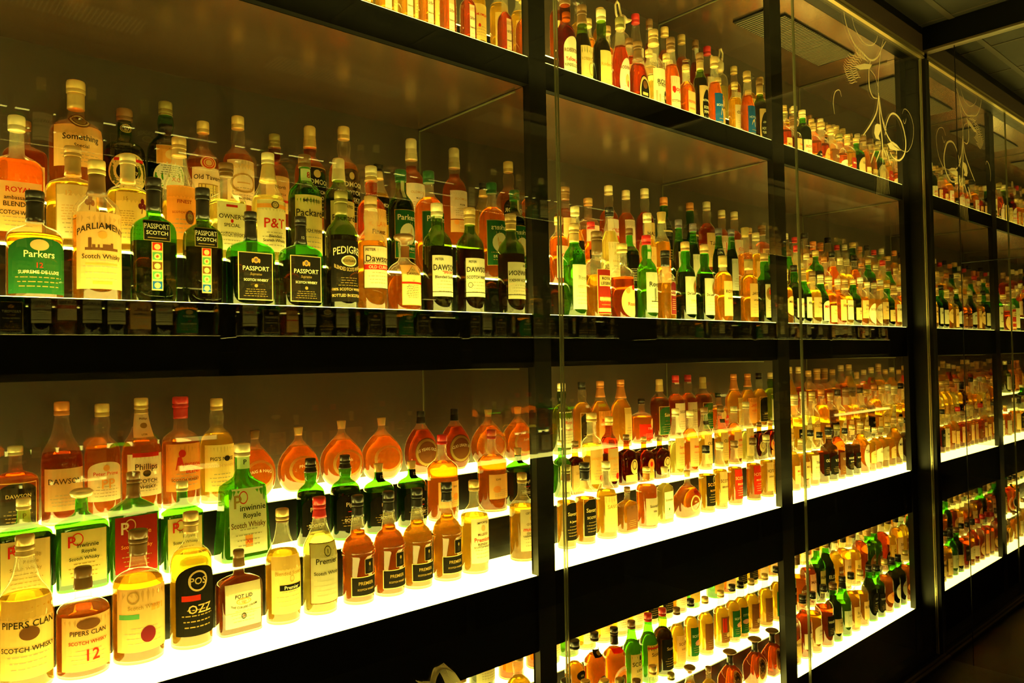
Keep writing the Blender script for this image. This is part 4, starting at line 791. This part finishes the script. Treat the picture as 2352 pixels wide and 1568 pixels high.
# ------------------------------------------------------------------ display cabinets, one per bay
def cabinet(x0, x1, where, y0=0, flip=1, cat='cabinet', lit=(1, 2, 3, 4)):
    root = empty('display_cabinet', W((x0+x1)/2, y0, -1.0)); tag(root, where, cat)
    inv = Matrix.Translation(root.location).inverted()
    Y = lambda y: y0 + flip*y
    def bx(g, a, b, mi=0):
        (ax, ay, az), (bx_, by, bz) = a, b; ya, yb = sorted((Y(ay), Y(by))); g.box(W(ax, ya, az), W(bx_, yb, bz), mi)
    def fin(g, name, mats, parent=root):
        for v in g.v: v -= root.location
        return g.build(name, mats, parent)
    rows = (1, 2, 3, 4)
    g = Geo(); bx(g, (x0, .349, -.985), (x1, .372, .975)); fin(g, 'back_panel', [M['back']])
    for a, b in ((.975, .976), (.500, .552), (-.0168, .080), (-.5286, -.392), (-.985, -.842)):
        if b-a < .01: continue
        g = Geo(); bx(g, (x0, 0, a+.0005), (x1, .012, b-.0006)); fin(g, 'fascia', [M['fascia']])
    for r in rows:
        c = CEIL[r]; g = Geo(); bx(g, (x0, .013 if r > 1 else 0, c), (x1, .349, c+.003))
        if r == 1:
            bx(g, (x0+.17, .075, c-.006), (x1-.155, .197, c-.001), 2)
            for k in range(40):
                xx = x0+.172+(x1-x0-.33)*k/40; bx(g, (xx, .077, c-.0072), (xx+.003, .195, c-.006), 1)
        fin(g, 'ceiling_panel', [M['soffit'], M['grille'], M['black']])
        g = Geo(); f = FLO[r]; TE = TER[r]
        for i in range(3):
            bx(g, (x0, TE[i]+(.012 if i == 0 else 0), f-.045), (x1, TE[i+1], f+TZ[i]-.004))
        bx(g, (x0, .0125, f-.045), (x1, .02, f-.0041))
        fin(g, 'stepped_shelf', [M['black']])
        for i in range(3):
            g = Geo(); bx(g, (x0+.001, TE[i]+(.0005 if i == 0 else .003), f+TZ[i]-.0035), (x1-.001, TE[i+1]-.002, f+TZ[i])); fin(g, 'light_panel', [M['panel'] if r in lit else M['back']])
        for xs, sg in ((x0, 1), (x1, -1)):
            g = Geo(); a, b = sorted((xs, xs+sg*.002)); bx(g, (a, .0125, f-.003), (b, .3485, c-.001), 0)
            a, b = sorted((xs, xs+sg*.0035)); bx(g, (a, .035, c-.0045), (b, .3485, c-.002), 1); bx(g, (a, .345, f), (b, .3485, c-.002), 1)
            fin(g, 'side_mirror', [M['mirror'], M['edge']])
    return root
cabinet(*BAYX[1], 'nearest lit display cabinet on the left, four stepped shelves of bottles')
cabinet(*BAYX[2], 'middle lit display cabinet between two black posts, four stepped shelves')
cabinet(*BAYX[3], 'farthest lit display cabinet, next to the mirrored end wall')
for a, b, lb in ((.073, .1149, 'black cabinet post at the left end of the nearest cabinet'), (.9341, .9759, 'black upright post between the left and middle cabinets'), (1.7901, 1.8459, 'black upright post between the middle and right cabinets'), (2.6201, 2.664, 'black corner post where the cabinets meet the mirrored end wall')):
    tag(ubox('cabinet_post', (a, -.003, -.985), (b, .370, .9755), M['post']), lb, 'post', 'black cabinet posts')
tag(ubox('trim_4', (2.664, -.066, -.985), (2.6798, .0, .965), M['post']), kind='structure')
tag(ubox('trim_5', (2.6600, -.0555, -.985), (2.6639, -.0480, .965), M['brass']), kind='structure')

# ------------------------------------------------------------------ glass panes in front, with frosted scrollwork
panes = []
for x0, x1, lb in ((.060, .9525, 'clear glass pane in front of the left cabinet'), (.9575, 1.8155, 'clear glass pane in front of the middle cabinet'), (1.8205, 2.6595, 'clear glass pane with frosted scrolls before the right cabinet')):
    root = empty('window_%d' % (len(panes)+1), W((x0+x1)/2, -.052, -.985)); tag(root, kind='structure')
    g = Geo(); g.box(W(x0+.0015, -.0535, -.985)-root.location, W(x1-.0015, -.0505, .966)-root.location); g.build('glass', [M['pane']], root)
    for xa in (x0, x1-.0012):
        g = Geo(); g.box(W(xa, -.0540, -.985)-root.location, W(xa+.0012, -.0500, .966)-root.location); g.build('polished_edge', [M['edge']], root)
    panes.append(root)
def etch(name, pane, strokes, fills=()):
    g = Geo(); o = pane.location
    def P(x, y): p = atY(x, y, -.0541); return W(p.x, p.y, p.z)-o
    for pts, r in strokes:
        # smooth the polyline
        q = []; n = len(pts)
        for i in range(n-1):
            p0 = pts[max(i-1, 0)]; p1 = pts[i]; p2 = pts[i+1]; p3 = pts[min(i+2, n-1)]
            for s_ in range(6):
                t = s_/6
                q.append(tuple(.5*((2*p1[k])+(-p0[k]+p2[k])*t+(2*p0[k]-5*p1[k]+4*p2[k]-p3[k])*t*t+(-p0[k]+3*p1[k]-3*p2[k]+p3[k])*t**3) for k in (0, 1)))
        q.append(pts[-1]); P3 = [P(*a) for a in q]
        rr = [1.35*r*(.35+.65*math.sin(PI*min(1, max(.08, (i+1)/(len(q)+1))))) for i in range(len(q))]
        # flat ribbon on the glass
        n0 = len(g.v)
        for i, p in enumerate(P3):
            t = (P3[min(i+1, len(P3)-1)]-P3[max(i-1, 0)]).normalized(); nn = t.cross(Vector((0, 1, 0))).normalized()
            g.v += [p+nn*rr[i], p-nn*rr[i]]
        for i in range(len(P3)-1): g.f.append((n0+2*i, n0+2*i+1, n0+2*i+3, n0+2*i+2)); g.m.append(0)
    for pts in fills:
        n0 = len(g.v); g.v += [P(*a) for a in pts]; g.f.append(tuple(range(n0, n0+len(pts)))); g.m.append(0)
    g.build(name, [M['etch']], pane)
strokes = [
 ([(1938,27),(1945,60),(1962,100),(1982,122),(2000,138),(2015,132),(2026,110),(2035,95)], .0035),
 ([(1957,40),(1965,68),(1985,98),(2002,104),(2012,95),(2016,82)], .0016),
 ([(2029,90),(2023,120),(2018,170),(2017,215)], .0016),
 ([(2000,138),(1996,160),(1997,200),(2005,222),(2015,226)], .0028),
 ([(1999,160),(2010,175),(2017,200)], .0012),
 ([(2018,213),(2014,255),(2000,285),(1983,310)], .0035),
 ([(2018,215),(2021,270),(2027,330),(2028,380)], .0040),
 ([(2019,220),(2030,290),(2050,330),(2070,345)], .0034),
 ([(2020,225),(2024,262),(2036,300)], .003),
 ([(2033,310),(2036,285),(2045,264),(2056,262),(2070,280),(2080,320),(2078,352),(2066,368),(2052,362),(2045,350)], .0042),
 ([(2072,262),(2078,250),(2090,262),(2098,290),(2096,325),(2086,347),(2075,347),(2068,342)], .0012),
 ([(2082,272),(2078,284),(2074,275)], .001),
 ([(1917,262),(1914,235),(1918,212),(1928,207),(1933,222)], .0014),
 ([(2010,345),(2004,360),(2000,374)], .004), ([(2022,345),(2012,372)], .003), ([(2036,345),(2046,378)], .003), ([(2030,342),(2036,360)], .003)]
for k in range(13):   # feather strokes fanning out on both sides of the stem
    f_ = (k-6)/6; y = 156+34*f_; x = 1937+14*abs(f_)**1.5
    strokes.append(([(x, y-6*(1-abs(f_))), (x+6, y+3-2*f_), (x+12, y+2-4*f_), (x+18, y+6-8*f_)], .0012))
    if k < 11: strokes.append(([(x+15, y-4), (x+21, y+2-2*f_), (x+27, y+1-4*f_), (x+32, y+5-9*f_)], .0014))
for k in range(6): strokes.append(([(1962+k*4,98+k*4),(1966+k*4,118+k*3),(1974+k*4,132+k*2)], .0012))
for k in range(9):    # shell
    strokes.append(([(2027,376),(2016+k*3.0,392+abs(k-4)*1.0),(2015.5+k*3.1,420),(2014+k*3.6,446)], .0016))
fills = [[(2010,288),(2014,284),(2022,286),(2023,300),(2018,312),(2022,322),(2012,318),(2008,305)], [(2038,330),(2050,325),(2060,332),(2070,345),(2058,346),(2044,342)],
         [(1960,152),(1985,146),(2003,148),(1998,158),(1975,160)]]
etch('frosted_scrolls', panes[2], strokes, fills)
sh = []
for k in range(15):
    t = k/14; sh.append(([(985+12*t, 1580),(990+14*t,1558-6*t),(997+22*t,1535),(1006+38*t,1522+abs(t-.35)*34)], .0011))
    sh.append(([(1006+38*t,1522+abs(t-.35)*34),(1020+38*t,1560+t*6),(1030+40*t,1590)], .0009))
for k in range(5): sh.append(([(955+5*k,1562+k*1.5),(965+5*k,1568),(975+5*k,1566),(985+4*k,1585)], .001))
etch('frosted_shell', panes[0], sh)

# ------------------------------------------------------------------ the facing cabinets behind the viewer, seen only as reflections
for o in bpy.data.objects:
    if o.parent: KIDS.setdefault(o.parent.name, []).append(o)
ITEMS = []
for b in BOT:
    if b['bay'] == 3 and b['tier'] == 2:
        o = b['obj']; ITEMS.append((o, Matrix.Translation(o.location) @ Matrix.Rotation(o.rotation_euler.z, 4, 'Z')))
GONE = [o for o, _ in ITEMS]
OY = -1.27
for (a, b), lb in (((-.02, .80), 'facing lit cabinet behind the viewer, reflected in the left pane'), ((.85, 1.67), 'facing lit cabinet behind the viewer, reflected in the middle pane'), ((1.72, 2.54), 'facing lit cabinet behind the viewer, reflected beside the end mirror')):
    cabinet(a, b, lb, OY, -1, lit=(1, 2) if a == .85 else (1, 2, 3))
src = [b for b in BOT if b['bay'] == 1 and b['row'] in (2, 3)]
rr = random.Random(3)
for bi, a in enumerate((-.02, .85, 1.72)):
    for row in (2, 3, 1):
        cnt = 0
        for tier in ((0, 1) if row != 1 else (0,)):
            x = a+.05
            while x < a+.78:
                b = rr.choice([q for q in src if q['tier'] == tier and q['row'] == (row if row != 1 else 2)])
                x += b['Ru']
                if x+b['Ru'] > a+.80: break
                ITEMS.append((b['obj'], Matrix.Translation(W(x, OY-TYR[row][tier], ROWZ[row]+TZ[tier]+.0006)) @ Matrix.Rotation(PI, 4, 'Z')))
                cnt += 1; x += b['Ru']+.006
make_stuff(ITEMS)
for o in GONE:
    for ch in KIDS[o.name]: bpy.data.objects.remove(ch)
    bpy.data.objects.remove(o)
w = bpy.data.worlds.new('world'); sc.world = w; w.use_nodes = True
w.node_tree.nodes['Background'].inputs[0].default_value = (.010, .007, .003, 1); w.node_tree.nodes['Background'].inputs[1].default_value = 1
vs = sc.view_settings; vs.view_transform = 'Standard'; vs.look = 'None'; vs.exposure = 0.0; vs.gamma = 1; vs.use_curve_mapping = False
cy = sc.cycles
cy.max_bounces = 16; cy.diffuse_bounces = 3; cy.glossy_bounces = 6; cy.transmission_bounces = 10; cy.transparent_max_bounces = 28
cy.sample_clamp_indirect = 4; cy.use_denoising = True; cy.use_adaptive_sampling = True; cy.adaptive_threshold = .03
cy.caustics_reflective = True; cy.caustics_refractive = True; cy.blur_glossy = .5
